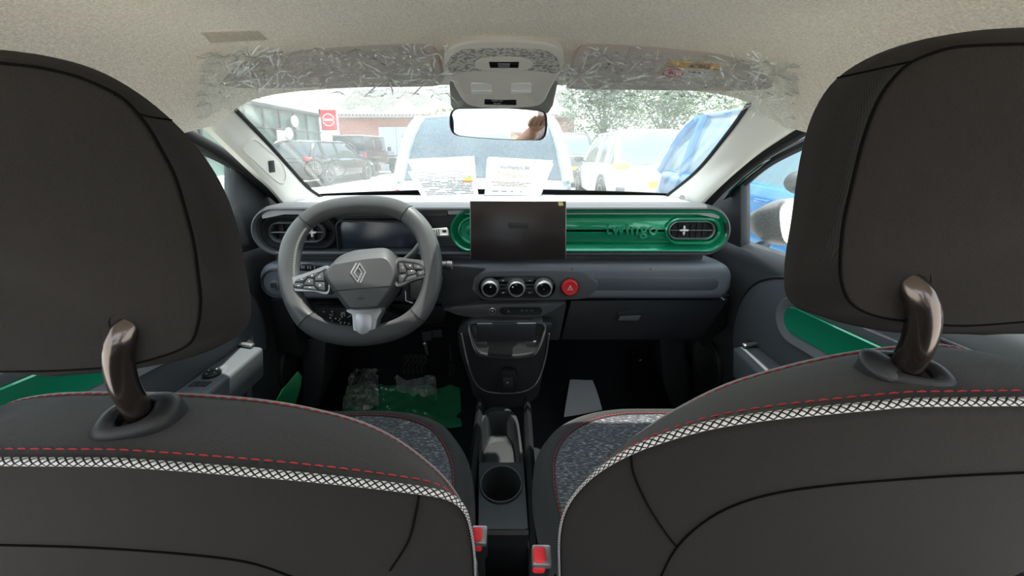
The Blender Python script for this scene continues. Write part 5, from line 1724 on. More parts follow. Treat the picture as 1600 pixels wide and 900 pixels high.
def fold_glints(foc, box_, seed, n):  # white strips along the folds, their colour painting in the bright glints
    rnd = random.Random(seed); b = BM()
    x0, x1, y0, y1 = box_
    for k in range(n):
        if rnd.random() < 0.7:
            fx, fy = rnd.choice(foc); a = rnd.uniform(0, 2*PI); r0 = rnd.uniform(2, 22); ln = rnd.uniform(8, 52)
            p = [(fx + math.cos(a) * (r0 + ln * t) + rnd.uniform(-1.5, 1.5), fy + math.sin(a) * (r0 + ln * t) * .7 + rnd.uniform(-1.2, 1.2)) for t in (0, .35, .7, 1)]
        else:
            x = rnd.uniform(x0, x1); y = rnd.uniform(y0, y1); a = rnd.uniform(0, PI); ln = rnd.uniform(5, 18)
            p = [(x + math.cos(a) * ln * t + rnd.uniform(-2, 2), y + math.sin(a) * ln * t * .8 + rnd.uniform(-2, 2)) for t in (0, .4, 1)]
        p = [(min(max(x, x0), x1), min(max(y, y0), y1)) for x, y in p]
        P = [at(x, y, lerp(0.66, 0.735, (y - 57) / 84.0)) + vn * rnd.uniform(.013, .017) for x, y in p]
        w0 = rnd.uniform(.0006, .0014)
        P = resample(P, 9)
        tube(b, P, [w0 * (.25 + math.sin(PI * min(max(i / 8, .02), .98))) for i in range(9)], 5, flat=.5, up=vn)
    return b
b = visor_film(lambda v: lerp(268, 300, v ** 2) + 6 * math.sin(v * 9), lambda v: lerp(665, 722, v) + 8 * math.sin(v * 14), lambda u: lerp(66, 55, u) + 1.5 * math.sin(u * 60),
               lambda u: 142 + 14 * max(0, math.sin(u * 11 + 0.5)) * (0.4 + abs(u - 0.5)) + (22 if u < 0.14 else 0) * (1 - u / 0.14) + 5 * math.sin(u * 47), [(392, 82), (436, 110), (610, 112), (650, 78)], 5, 0.10)
thicken(b, 0.0004)
pf = tag(obj('plastic_film', b, VFILM, smooth=True, angle=14), 'crumpled clear plastic film wrapped round the sun visor above the steering wheel', 'plastic film')
obj('crease', fold_glints([(392, 82), (436, 100), (372, 118), (610, 112), (650, 80), (680, 110)], (272, 715, 60, 148), 31, 95), FOLD_GLINT, pf)['kind'] = 'stuff'
b = visor_film(lambda v: lerp(908, 868, math.sin(v * 2.2)) + 5 * math.sin(v * 12), lambda v: lerp(1262, 1262, v) + 6 * math.sin(v * 13), lambda u: lerp(58, 82, u) + 1.2 * math.sin(u * 55),
               lambda u: 144 + 8 * max(0, math.sin(u * 9)) + (42 * max(0, (u - 0.72) / 0.28) if u > 0.72 else 0) + 4 * math.sin(u * 51), [(960, 120), (1075, 110), (1190, 90), (905, 110), (1150, 130)], 9, 0.10)
thicken(b, 0.0004)
pf = tag(obj('plastic_film', b, VFILM, smooth=True, angle=14), 'crumpled clear plastic film over the passenger sun visor and its warning label', 'plastic film')
obj('crease', fold_glints([(960, 120), (905, 110), (1150, 95), (1190, 90), (1180, 150), (1130, 115), (940, 80)], (872, 1262, 64, 178), 37, 95), FOLD_GLINT, pf)['kind'] = 'stuff'

# ---- overhead console
oh = thing('overhead_console', 'pale grey overhead console with map light switch and two reading lamps above the rear-view mirror', 'overhead console', at(787, 120, 0.74))
OHM = mat('pale grey console plastic', (0.68, 0.65, 0.60), 0.55, spec=0.35)
def ohY(py): return lerp(0.645, 0.765, (py - 60) / 107.0)
def oo(pts, n=70, h=0.0): return [at(x, y, ohY(y)) + on_ * h for x, y in catmull2(pts, n)]
def catmull2(pts, n): return [(p.x, p.y) for p in catmull([Vector((x, y, 0)) for x, y in pts], n, True)]
on_ = Vector((0, -0.60, -0.80)).normalized()
plate = [(694, 95), (698, 78), (715, 66), (745, 61), (787, 59.5), (830, 61), (862, 66), (878, 78), (881, 95), (874, 112), (858, 140), (850, 156), (835, 164), (787, 167), (745, 165), (727, 158), (716, 142), (702, 114)]
P = oo(plate, 80); c = sum(P, Vector()) / 80
b = BM()
loft(b, [[p - on_ * 0.03 for p in P], [p + on_ * 0.003 for p in P], [c + (p - c) * 0.965 + on_ * 0.006 for p in P], [c + (p - c) * 0.5 + on_ * 0.007 for p in P]], cap1=True)
ohb = obj('housing', b, OHM, oh)
grl = [(700, 96), (706, 82), (722, 73), (750, 70.5), (787, 69.5), (824, 70.5), (852, 74), (868, 83), (874, 97), (868, 108), (845, 105), (787, 104), (728, 105), (706, 107)]
P = oo(grl, 70, 0.0105); c = sum(P, Vector()) / 70
b = BM(); loft(b, [[p - on_ * 0.003 for p in P], P, [c + (p - c) * 0.4 for p in P]], cap1=True)
gm = mat('patterned lamp cover', (0.55, 0.54, 0.51), 0.5)
nt = gm.node_tree; N_ = nt.nodes; L_ = nt.links
co = N_.new('ShaderNodeTexCoord'); mp = N_.new('ShaderNodeMapping'); mp.inputs['Scale'].default_value = (150, 330, 330)
L_.new(co.outputs['Object'], mp.inputs[0]); nz = N_.new('ShaderNodeTexNoise'); nz.inputs['Scale'].default_value = 1.0; nz.inputs['Detail'].default_value = 1.0
L_.new(mp.outputs[0], nz.inputs[0]); cr_ = N_.new('ShaderNodeValToRGB'); cr_.color_ramp.elements[0].position = 0.50; cr_.color_ramp.elements[0].color = (0.56, 0.55, 0.52, 1)
cr_.color_ramp.elements[1].position = 0.54; cr_.color_ramp.elements[1].color = (0.27, 0.26, 0.24, 1)
L_.new(nz.outputs['Fac'], cr_.inputs[0]); L_.new(cr_.outputs[0], N_['Principled BSDF'].inputs['Base Color'])
obj('microphone_grille', b, gm, ohb, label='grille with a scattered slot pattern')
P = oo([(742, 93), (752, 84), (787, 81), (822, 84), (832, 93), (822, 101), (787, 104), (752, 101)], 50, 0.0125); c = sum(P, Vector()) / 50
b = BM(); loft(b, [[p - on_ * 0.004 for p in P], P, [c + (p - c) * 0.5 + on_ * 0.001 for p in P]], cap1=True)
obj('switch_surround', b, OHM, ohb)
P = [at(x, y, ohY(y)) + on_ * 0.0145 for x, y in ((764, 87.5), (811, 87.5), (810, 97), (766, 97))]
b = BM(); prism(b, P, -on_ * 0.004, 0.001)
ms = obj('map_light_switch', b, GLOSSBLACK, ohb)
b = BM(); prism(b, [at(x, y, ohY(y)) + on_ * 0.0158 for x, y in ((778, 89), (797, 89), (796, 96.5), (779, 96.5))], -on_ * 0.003, 0.0008)
obj('switch_slider', b, MIDGREY, oh)
P = oo([(718, 122), (724, 116), (787, 115.5), (838, 117), (845, 123), (842, 138), (832, 144), (787, 145), (735, 144), (723, 138)], 60, 0.0075); c = sum(P, Vector()) / 60
b = BM(); loft(b, [[p - on_ * 0.002 for p in P], P, [c + (p - c) * 0.97 - on_ * 0.003 for p in P], [c + (p - c) * 0.4 - on_ * 0.003 for p in P]], cap1=True)
obj('lamp_tray', b, OHM, ohb)
for x0, lb in ((736, 'reading lamp on the driver side'), (797, 'reading lamp on the passenger side')):
    P = oo([(x0, 127), (x0 + 4, 123.5), (x0 + 30, 123.5), (x0 + 34, 127), (x0 + 34, 139), (x0 + 28, 142), (x0 + 5, 142), (x0, 139)], 40, 0.0075); c = sum(P, Vector()) / 40
    b = BM(); loft(b, [[p - on_ * 0.004 for p in P], P, [c + (p - c) * 0.9 + on_ * 0.003 for p in P], [c + (p - c) * 0.2 + on_ * 0.004 for p in P]], cap1=True)
    lm = obj('reading_lamp', b, mat('lamp lens', (0.78, 0.78, 0.76), 0.2, spec=0.8), oh, label=lb)
    b = BM(); prism(b, [at(x, y, ohY(y)) + on_ * 0.0135 for x, y in ((x0 + 1, 134), (x0 + 33, 134), (x0 + 33, 139), (x0 + 1, 139))], -on_ * 0.004, 0.0012)
    obj('lamp_switch', b, mat('bright chrome', (0.9, 0.9, 0.9), 0.3, 0.2), lm)
P = [at(x, y, ohY(y)) + on_ * 0.0085 for x, y in ((757, 149), (807, 150), (807, 159.5), (757, 158.5))]
b = BM(); prism(b, P, -on_ * 0.004, 0.001)
ind = obj('airbag_indicator', b, GLOSSBLACK, ohb)
ix = (P[1] - P[0]).normalized(); iy = on_.cross(ix)
if iy.z < 0: iy = -iy
for s_, py_, sz in (('PASSENGER', 152.4, 0.0040), ('AIR BAG', 156.4, 0.0040)):
    M_ = Matrix.Translation(at(777, py_, ohY(py_)) + on_ * 0.0088) @ Matrix((ix, iy, on_)).transposed().to_4x4()
    b = text_bm(s_, sz, M_, 0.0002); obj('indicator_lettering', b, mat('pale lettering', (0.5, 0.5, 0.5), 0.6), oh, smooth=False)
# camera shroud reaching the glass
b = BM()
prism(b, [at(700, 112, 0.775), at(876, 112, 0.775), at(864, 165, 0.81), at(856, 178, 0.82), at(712, 178, 0.82), at(704, 165, 0.81)], Vector((0, 0.05, 0.012)), 0.004)
obj('sensor_shroud', b, mat('shroud grey plastic', (0.30, 0.29, 0.27), 0.6), oh)

# ---- rear-view mirror
rm = thing('rear_view_mirror', 'black rimmed rear-view mirror hanging below the overhead console', 'mirror', at(779, 193, 0.86))
mo = [(702, 190), (703, 178), (708, 171), (718, 169), (779, 168.5), (805, 169), (846, 173), (854, 179), (855.5, 195), (853, 211), (847, 218), (836, 219.5), (779, 218), (722, 213.5), (708, 209), (703, 200)]
mN = Vector((-0.023, -0.994, -0.108)).normalized()
MC = at(779, 193, 0.765)
P = catmull([at_plane(x, y, MC, mN) for x, y in mo], 70, True); c = sum(P, Vector()) / 70
b = BM()
loft(b, [[c + (p - c) * 0.3 - mN * 0.035 for p in P], [c + (p - c) * 0.8 - mN * 0.030 for p in P], [p - mN * 0.012 for p in P], [p - mN * 0.001 for p in P], [c + (p - c) * 0.985 + mN * 0.001 for p in P], [Vector((c.x, c.y, c.z)) + (p - c) * 0.955 + mN * 0.001 for p in P], [c + (p - c) * 0.945 - mN * 0.001 for p in P]], cap0=True)
obj('housing', b, BLACK, rm)
b = BM(); Q_ = [c + (p - c) * 0.95 - mN * 0.0002 for p in P]
b.faces.new([b.verts.new(p) for p in Q_]); thicken(b, 0.002)
obj('mirror_glass', b, mat('mirror', (0.9, 0.92, 0.93), 0.02, 1.0), rm)
b = BM(); tube(b, [c - mN * 0.02, c - mN * 0.05 + Vector((0, 0.01, 0.04)), c + Vector((0.0, 0.075, 0.085))], 0.010, 10)
obj('stalk', b, BLACK, rm)

# ---- papers on the dash top
PAPER = mat('white paper', (0, 0, 0))
def paper(pts, Y0, Y1, label, marks, colour=None):
    """pts: tl, tr, br, bl in pixels; bottom rests on the dash top, top leans on the glass"""
    q = [at(pts[0][0], pts[0][1], Y1), at(pts[1][0], pts[1][1], Y1), at(pts[2][0], pts[2][1], Y0), at(pts[3][0], pts[3][1], Y0)]
    b = BM()
    def fn(u, v):
        p = q[0].lerp(q[1], u).lerp(q[3].lerp(q[2], u), v)
        return p + Vector((0, 0.006 * math.sin(u * PI), 0))
    grid(b, fn, 12, 10); thicken(b, 0.0006)
    root = thing('sheet_of_paper', label, 'paper', (q[2] + q[3]) / 2)
    m = bpy.data.materials.get('thin paper')
    if not m:
        m = bpy.data.materials.new('thin paper'); m.use_nodes = True
        N = m.node_tree.nodes; L = m.node_tree.links; N.remove(N['Principled BSDF'])
        d = N.new('ShaderNodeBsdfDiffuse'); d.inputs[0].default_value = (0.66, 0.66, 0.65, 1)
        t = N.new('ShaderNodeBsdfTranslucent'); t.inputs[0].default_value = (0.82, 0.82, 0.78, 1)
        mx = N.new('ShaderNodeMixShader'); mx.inputs[0].default_value = 0.2
        L.new(d.outputs[0], mx.inputs[1]); L.new(t.outputs[0], mx.inputs[2]); L.new(mx.outputs[0], N['Material Output'].inputs[0])
    s = obj('sheet', b, m, root)
    def on(u, v, h=0.0012): return fn(u, v) + Vector((0, -h, 0.0003))
    marks(root, on)
    return root
def bar(b, on, u0, v0, u1, v1, t):
    a, c = on(u0, v0), on(u1, v1)
    prism(b, [on(u0, v0 - t), on(u1, v1 - t), on(u1, v1 + t), on(u0, v0 + t)], Vector((0, 0.0004, 0)))
def mk_left_back(root, on):
    b = BM(); rnd = random.Random(2)
    for k in range(9): 
        u = 0.12 + 0.09 * k; bar(b, on, u, 0.10, u + rnd.uniform(.02, .06), 0.10, 0.006)
    obj('print', b, mat('faint print', (0.14, 0.15, 0.18), 0.8), root, smooth=False)
def mk_left_front(root, on):
    b = BM(); rnd = random.Random(4)
    for k in range(15):
        v = 0.06 + 0.06 * k; u = 0.10
        while u < 0.9:
            l = rnd.uniform(.03, .18)
            if rnd.random() < 0.75: bar(b, on, u, v, min(.92, u + l), v, 0.007)
            u += l + 0.015
    bar(b, on, .62, .30, .67, .30, .010)
    obj('print', b, mat('grey print', (0.10, 0.10, 0.13), 0.8), root, smooth=False)
    for k, col in enumerate(((0.20, 0.45, 0.12), (0.55, 0.60, 0.10), (0.85, 0.55, 0.10), (0.80, 0.20, 0.10))):
        b = BM()
        v0 = 0.26 + 0.055 * k
        prism(b, [on(0.885 - 0.035 * k, v0), on(0.93 + 0.005 * k, v0), on(0.94, v0 + 0.05), on(0.865 - 0.035 * k, v0 + 0.05)], Vector((0, 0.0004, 0)))
        obj('energy_band', b, mat('energy band %d' % k, col, 0.7), root, smooth=False)
def mk_right_back(root, on):
    b = BM(); bar(b, on, .3, .04, .36, .04, .006); bar(b, on, .5, .05, .55, .05, .006)
    obj('print', b, mat('faint print', (0.14, 0.15, 0.18), 0.8), root, smooth=False)
def mk_right_front(root, on):
    def tM(u, v, tilt=0.0, h=0.002):
        p = on(u, v, h); X_ = (on(u + .05, v, h) - on(u - .05, v, h)).normalized()
        Z_ = X_.cross((on(u, v + .05, h) - on(u, v - .05, h)).normalized()).normalized()
        if Z_.y > 0: Z_ = -Z_
        Y_ = Z_.cross(X_)
        if tilt: X_, Y_ = X_ * math.cos(tilt) + Y_ * math.sin(tilt), Y_ * math.cos(tilt) - X_ * math.sin(tilt)
        return Matrix.Translation(p) @ Matrix((X_, Y_, Z_)).transposed().to_4x4()
    # the sheet shows its print from behind: the heading reads reversed
    b = text_bm('Munsterhuis', 0.021, tM(.44, .20) @ Matrix.Scale(-1, 4, (1, 0, 0)), 0.0002, True)
    obj('heading', b, mat('black print', (0.06, 0.06, 0.06), 0.8), root, smooth=False)
    b = text_bm('Munsterhuis', 0.026, tM(.42, .42, -0.10), 0.0002)
    obj('script_heading', b, mat('orange print', (0.55, 0.10, 0.01), 0.8), root, smooth=False)
    b = BM(); rnd = random.Random(6)
    for v, u0, u1 in ((.335, .2, .74), (.64, .1, .78), (.685, .22, .66), (.73, .14, .74)):
        u = u0
        while u < u1:
            l = rnd.uniform(.03, .10); bar(b, on, u, v, min(u1, u + l), v, .006); u += l + .012
    obj('print', b, mat('tan print', (0.14, 0.12, 0.06), 0.8), root, smooth=False)
    b = BM()
    for u, l in ((.13, .11), (.29, .10), (.45, .05), (.62, .03)): bar(b, on, u, .89, u + l, .89, .008)
    obj('footer_print', b, mat('grey print', (0, 0, 0)), root, smooth=False)
paper([(636, 249), (741, 244), (746, 303), (662, 305)], 1.30, 1.385, 'rear white sheet of the pair standing on the dash top behind the steering wheel', mk_left_back)
paper([(637, 268), (741, 264), (748, 306), (660, 309)], 1.26, 1.30, 'printed grey sheet with a small colour energy scale, nearest the steering wheel', mk_left_front)
paper([(763, 245), (864, 251), (846, 305), (757, 304)], 1.31, 1.38, 'blank edged white sheet standing just behind the sheet with orange script', mk_right_back)
paper([(761, 248), (865, 256), (844, 306), (757, 305)], 1.285, 1.355, 'white sheet with orange script heading standing on the dash top behind the screen', mk_right_front)
# small white tag at the foot of the windscreen
b = BM(); prism(b, [at(x, y, 1.395) for x, y in ((961, 301), (978, 301), (977, 308), (962, 308))], Vector((0, 0.001, 0)))
prism(b, [at(x, y, 1.3935) for x, y in ((962, 292), (976, 293), (976, 301), (962, 301))], Vector((0, 0.001, 0)))
tag(obj('windscreen_tag', b, mat('grey tag', (0.35, 0.36, 0.36), 0.6), smooth=False), 'small square grey tag stuck at the foot of the windscreen beyond the green panel', 'tag')
# ================================================================== outside : the parking lot
ASPH = mat('pale asphalt', (0.52, 0.49, 0.44), 0.9, noise_=(3, 0.12))
b = BM(); grid(b, lambda u, v: Vector((lerp(-40, 40, u), lerp(-30, 60, v), 0.0)), 8, 8)
struct('ground', b, ASPH, smooth=False)
TYRE = mat('tyre rubber', (0.018, 0.018, 0.019), 0.8)
ALLOY = mat('alloy', (0.55, 0.56, 0.58), 0.3, 0.8)
CARGLASS = mat('car glass', (0.035, 0.050, 0.062), 0.06, spec=1.0)
TAIL = mat('red tail lamp', (0.55, 0.02, 0.03), 0.2, coat=0.6)
AMBER = mat('amber lamp', (0.80, 0.36, 0.10), 0.25, coat=0.6)
PLATE = mat('yellow plate', (0.80, 0.52, 0.04), 0.5)
TRIMB = mat('dark bumper', (0.045, 0.047, 0.050), 0.6)
def Tm(pos, yaw): return Matrix.Translation(Vector(pos)) @ Matrix.Rotation(yaw, 4, 'Z')
def xf(b, M): bmesh.ops.transform(b, matrix=M, verts=b.verts)
def wheel_at(M, x, y, r, wdt, parent, spokes=10):
    s = 1 if x > 0 else -1
    b = BM(); lathe(b, ((r * .62, -wdt/2), (r * .93, -wdt/2), (r, -wdt*.3), (r, wdt*.3), (r * .93, wdt/2), (r * .62, wdt/2)), (x, y, r), (s, 0, 0), 28); xf(b, M)
    wo_ = obj('wheel', b, TYRE, parent)
    b = BM(); lathe(b, ((r * .66, wdt*.40), (r * .62, wdt*.52), (r * .56, wdt*.42)), (x, y, r), (s, 0, 0), 28, cap0=False, cap1=False)
    for k in range(spokes // 2):
        a = 2*PI*k/(spokes//2)
        o_ = Vector((x + s * wdt * .46, y, r)); d_ = Vector((0, math.cos(a), math.sin(a))); n_ = Vector((0, -math.sin(a), math.cos(a)))
        prism(b, [o_ + d_ * r * .06 + n_ * r * .09, o_ + d_ * r * .60 + n_ * r * .06, o_ + d_ * r * .60 - n_ * r * .06, o_ + d_ * r * .06 - n_ * r * .09], Vector((-s * .03, 0, 0)), 0.004)
    xf(b, M); obj('rim', b, ALLOY, wo_)
def car(label, pos, yaw, L, W, H, paint, glass=None, lamp=TAIL, lampz=0.60, plate=True, roofr=-0.36, suv=1.0, detail=True, stickers=False, name='parked_car'):
    glass = glass or CARGLASS
    M = Tm(pos, yaw)
    root = thing(name, label, 'car', pos)
    hw = W / 2
    zb = 0.24; belt = 0.60 * H
    # (y/L, half width, z low, z top)
    st = [(-.500, .80, .42, belt - .16), (-.492, .90, .32, belt - .08), (-.47, .955, zb, belt - .01), (-.42, .99, zb, belt), (-.25, 1.0, zb, belt), (0, 1.0, zb, belt - .01), (.15, 1.0, zb, belt - .03), (.22, .99, zb, belt - .05),
          (.32, .97, zb, belt - .11), (.42, .93, zb, belt - .20), (.475, .84, .28, belt - .30), (.50, .66, .36, belt - .40)]
    st = [(y, w_ , zl, zt) for y, w_, zl, zt in st]
    def at_st(t):
        for a, c in zip(st[:-1], st[1:]):
            if a[0] <= t <= c[0]:
                k = (t - a[0]) / (c[0] - a[0]); return tuple(lerp(p, q, k) for p, q in zip(a, c))
    rings = []
    for y, w_, zl, zt in st:
        X = hw * w_; zm = lerp(zl, zt, .55)
        half = [(0, zl), (X * .80, zl), (X * .97, zl + .06), (X, zm - .05), (X * .985, zm + .08), (X * .955, zt - .03), (X * .90, zt + .004), (X * .5, zt + .025), (0, zt + .032)]
        rings.append([Vector((x, y * L, z)) for x, z in half] + [Vector((-x, y * L, z)) for x, z in reversed(half[1:-1])])
    b = BM(); loft(b, rings, True, True, True)
    bmesh.ops.subdivide_edges(b, edges=[e for e in b.edges], cuts=1, smooth=0.6)
    xf(b, M); body = obj('body', b, paint, root, angle=60)
    # greenhouse : dark shell of glass, painted roof and pillars
    rz = H - .03
    gh = [(-.475, .86, belt - .02, .80), (roofr, .93, rz - .05, .70), (-.20, .94, rz - .005, .70), (-.02, .94, rz, .70), (.075, .93, rz - .055, .69), (.235, .90, belt - .04, .78)]
    def ghz(t):
        for a, c in zip(gh[:-1], gh[1:]):
            if a[0] <= t <= c[0]:
                k = (t - a[0]) / (c[0] - a[0]); k2 = k
                return lerp(a[2], c[2], k2), lerp(a[3], c[3], k2)
        return gh[0][2], gh[0][3]
    prof = catmull([Vector((0, y * L, z)) for y, _, z, _ in gh], 26)
    rings = []
    for p in prof:
        t = p.y / L
        wtop = hw * ghz(t)[1]
        zlow = belt - .05
        xb = hw * (.93 if t > -.40 else .90)
        zt = max(p.z, zlow + .02); k = (zt - zlow) / (rz - zlow)
        xt = lerp(xb * .98, wtop, k)
        half = [(xb * .98, zlow), (lerp(xb * .98, xt, .5) + .012, lerp(zlow, zt, .5)), (xt, zt - .012), (xt * .93, zt + .012), (xt * .5, zt + .03), (0, zt + .036)]
        rings.append([Vector((x, p.y, z)) for x, z in half] + [Vector((-x, p.y, z)) for x, z in reversed(half[:-1])])
    b = BM(); loft(b, rings, closed=False); xf(b, M)
    gl = obj('windows', b, glass, root, angle=50)
    # roof
    rr_ = [r for p, r in zip(prof, rings) if roofr - .012 <= p.y / L <= .068]
    b = BM()
    loft(b, [[v + Vector((0, 0, .010)) for v in r[1:-1]][1:-1] for r in rr_], closed=False); thicken(b, .02); xf(b, M)
    rf = obj('roof', b, paint, root, angle=50)
    # pillars
    def side_path(ts, s):
        out = []
        for p, r in zip(prof, rings):
            if ts[0] <= p.y / L <= ts[1]: out.append(r[2] if s > 0 else r[-3])
        return [v + Vector((s * .004, 0, .004)) for v in out]
    for s in (-1, 1):
        b = BM()
        tube(b, side_path((.06, .24), s), .032, 8)
        tube(b, side_path((-.48, roofr + .03), s), .060, 8)
        tube(b, side_path((roofr, .08), s), .022, 8)
        for tb, wd in ((-.10, .04), (.0 + -.31, .055)):
            rg = min(range(len(prof)), key=lambda i: abs(prof[i].y / L - tb))
            r = rings[rg]
            q = [r[0], r[1], r[2]] if s > 0 else [r[-1], r[-2], r[-3]]
            tube(b, [v + Vector((s * .003, 0, 0)) for v in q], wd, 8, up=(0, 1, 0), flat=1.0)
        xf(b, M); obj('pillar', b, paint, root)
        # mirror
        b = BM(); ellipsoid(b, (s * (hw + .10), L * .17, belt + .05), (.11, .07, .075), 14, 10)
        tube(b, [Vector((s * (hw - .05), L * .17, belt + .0)), Vector((s * (hw + .06), L * .17, belt + .03))], .025, 8); xf(b, M)
        obj('door_mirror', b, TRIMB, root)
        # lamps
        b = BM()
        ellipsoid(b, (s * hw * .80, -L * .478, lampz * H), (.165, .09, .075), 18, 10); xf(b, M)
        obj('tail_lamp', b, lamp, root)
        b = BM(); ellipsoid(b, (s * hw * .74, L * .452, belt - .30), (.19, .10, .075), 18, 10); xf(b, M)
        obj('head_lamp', b, mat('clear lamp', (0.75, 0.77, 0.8), 0.1, spec=0.8), root)
        for yy in (-.30, .32):
            wheel_at(M, s * (hw - .09), yy * L, .335, .20, root)
            b = BM()
            pts = [Vector((s * (hw + .002), yy * L + math.cos(a) * .385, .335 + math.sin(a) * .385)) for a in [PI * k / 14 for k in range(15)]]
            tube(b, pts, .035, 6, up=(s, 0, 0), flat=.5); xf(b, M); obj('wheel_arch', b, TRIMB, root)
        b = BM()
        for yy in (-.13, .05): box(b, (s * (hw - .005), yy * L, belt - .13), (.03, .16, .025), .008)
        xf(b, M); obj('door_handle', b, paint, root)
    # rear window frame: painted lower tailgate lip, bumper, plate
    b = BM(); box(b, (0, -L * .487, .40), (W * .80, .12, .20), .05); xf(b, M); obj('rear_bumper', b, TRIMB, root)
    b = BM(); box(b, (0, L * .487, .38), (W * .70, .10, .20), .05); xf(b, M); obj('front_bumper', b, TRIMB, root)
    b = BM(); box(b, (0, -L * .5 - .012, .66 if not suv else .62), (.50, .015, .11), .004); xf(b, M); obj('number_plate', b, PLATE if plate else TRIMB, root)
    return root
WHITEP = mat('white car paint', (0.78, 0.80, 0.81), 0.25, coat=1.0)
SILVERP = mat('pale silver blue paint', (0.50, 0.58, 0.63), 0.28, 0.25, coat=1.0)
BLUEP = mat('bright blue paint', (0.015, 0.20, 0.52), 0.22, 0.2, coat=1.0)
BLACKP = mat('black car paint', (0.020, 0.022, 0.025), 0.22, coat=1.0)
DUSTY = mat('dusty rear window', (0.045, 0.085, 0.12), 0.3, spec=0.7, noise_=(60, 0.35))
car('pale silver car parked straight ahead, seen from behind with a wide dusty rear window', (-.27, 5.45, 0), 0, 4.1, 1.80, 1.56, SILVERP, DUSTY, TAIL, .50, roofr=-.40)
car('white hatchback with amber tail lamp, seen from behind at the left of the blue car', (2.60, 8.45, 0), 0, 4.1, 1.78, 1.57, WHITEP, mat('pale green glass', (0.16, 0.22, 0.20), 0.08, spec=1.0), AMBER, .60)
car('bright blue car parked alongside, facing the other way, seen through the passenger window', (2.74, 2.95, 0), PI, 4.15, 1.78, 1.60, BLUEP, mat('blue tinted glass', (0.15, 0.27, 0.33), 0.08, spec=1.0), mat('clear lamp', (0, 0, 0)), .62)
car('black estate car with red tail lamps parked in front of the showroom windows', (-7.05, 14.3, 0), -0.10, 4.5, 1.85, 1.52, BLACKP, None, TAIL, .60, plate=False)
0 and car('small white car half hidden between the black estate car and the off-road car', (-8.0, 21.0, 0), -0.05, 3.9, 1.7, 1.50, WHITEP, CARGLASS)
car('dark hatchback beyond the pale silver car and the white hatchback', (1.9, 14.2, 0), 0.0, 4.0, 1.75, 1.75, mat('dark grey paint', (0.10, 0.12, 0.12), 0.3, coat=0.8), mat('pale green glass', (0, 0, 0)))

# ---- off-road car with a spare wheel
def jeep(pos, yaw):
    M = Tm(pos, yaw)
    root = thing('off_road_car', 'black boxy off-road car with a spare wheel, in front of the brick shed', 'car', pos)
    def add(nm, fn, m, parent=None):
        b = BM(); fn(b); xf(b, M); return obj(nm, b, m, parent or root)
    body = add('body', lambda b: (box(b, (0, -.2, .86), (1.56, 3.3, .62), .06), box(b, (0, 1.70, .90), (1.20, 1.0, .46), .06), box(b, (0, 0, .58), (1.40, 3.9, .16), .03)), BLACKP)
    def hard(b):
        q = [(-.76, 1.16), (.76, 1.16), (.70, 1.80), (-.70, 1.80)]
        prism(b, [Vector((x, -1.84, z)) for x, z in q], Vector((0, 2.35, 0)), .04)
    top = add('hard_top', hard, BLACKP)
    add('roof', lambda b: box(b, (0, -.68, 1.82), (1.44, 2.40, .07), .03), mat('roof grey', (0.30, 0.32, 0.33), 0.4), top)
    add('rear_window', lambda b: box(b, (0, -1.852, 1.50), (1.16, .02, .44), .008), CARGLASS, top)
    for s in (-1, 1):
        add('side_window', lambda b: (box(b, (s * .742, -1.25, 1.48), (.03, .80, .40), .01, Matrix.Rotation(-s * .09, 4, 'Y'))), CARGLASS, top)
        add('side_window', lambda b: (box(b, (s * .742, -.25, 1.48), (.03, .85, .40), .01, Matrix.Rotation(-s * .09, 4, 'Y'))), CARGLASS, top)
        add('fender', lambda b: box(b, (s * .84, -1.15, .86), (.24, 1.05, .09), .03), TRIMB)
        add('fender', lambda b: box(b, (s * .84, 1.55, .90), (.24, 1.15, .09), .03), TRIMB)
        add('tail_lamp', lambda b: box(b, (s * .70, -1.87, .98), (.14, .06, .20), .015), TAIL)
        add('door_mirror', lambda b: box(b, (s * .95, .45, 1.25), (.18, .10, .20), .03), TRIMB)
        for yy in (-1.15, 1.55): wheel_at(M, s * .74, yy, .40, .25, root)
    add('windscreen', lambda b: prism(b, [Vector((-.72, .60, 1.18)), Vector((.72, .60, 1.18)), Vector((.66, .45, 1.78)), Vector((-.66, .45, 1.78))], Vector((0, .03, 0)), .01), CARGLASS)
    def spare(b): lathe(b, ((.24, 0), (.37, 0), (.40, .05), (.40, .20), (.37, .25), (.26, .26), (.24, .20)), (0.0, -1.87, 1.12), (0, -1, 0), 32)
    sp = add('spare_wheel', spare, TYRE)
    def srim(b):
        lathe(b, ((.26, .245), (.25, .262), (.225, .25)), (0, -1.87, 1.12), (0, -1, 0), 32, cap0=False, cap1=False)
        for k in range(5):
            a = 2*PI*k/5 + PI/2; o_ = Vector((0, -2.12, 1.12)); d_ = Vector((math.cos(a), 0, math.sin(a))); n_ = Vector((-math.sin(a), 0, math.cos(a)))
            prism(b, [o_ + n_ * .035, o_ + d_ * .24 + n_ * .055, o_ + d_ * .24 - n_ * .055, o_ - n_ * .035], Vector((0, .03, 0)), .004)
    add('rim', srim, ALLOY, sp)
    add('bumper', lambda b: box(b, (0, -1.98, .62), (1.50, .18, .20), .03), TRIMB)
    add('number_plate', lambda b: box(b, (-.05, -2.075, .66), (.52, .015, .11), .004), PLATE)
jeep((-7.1, 18.6, 0), -0.04)

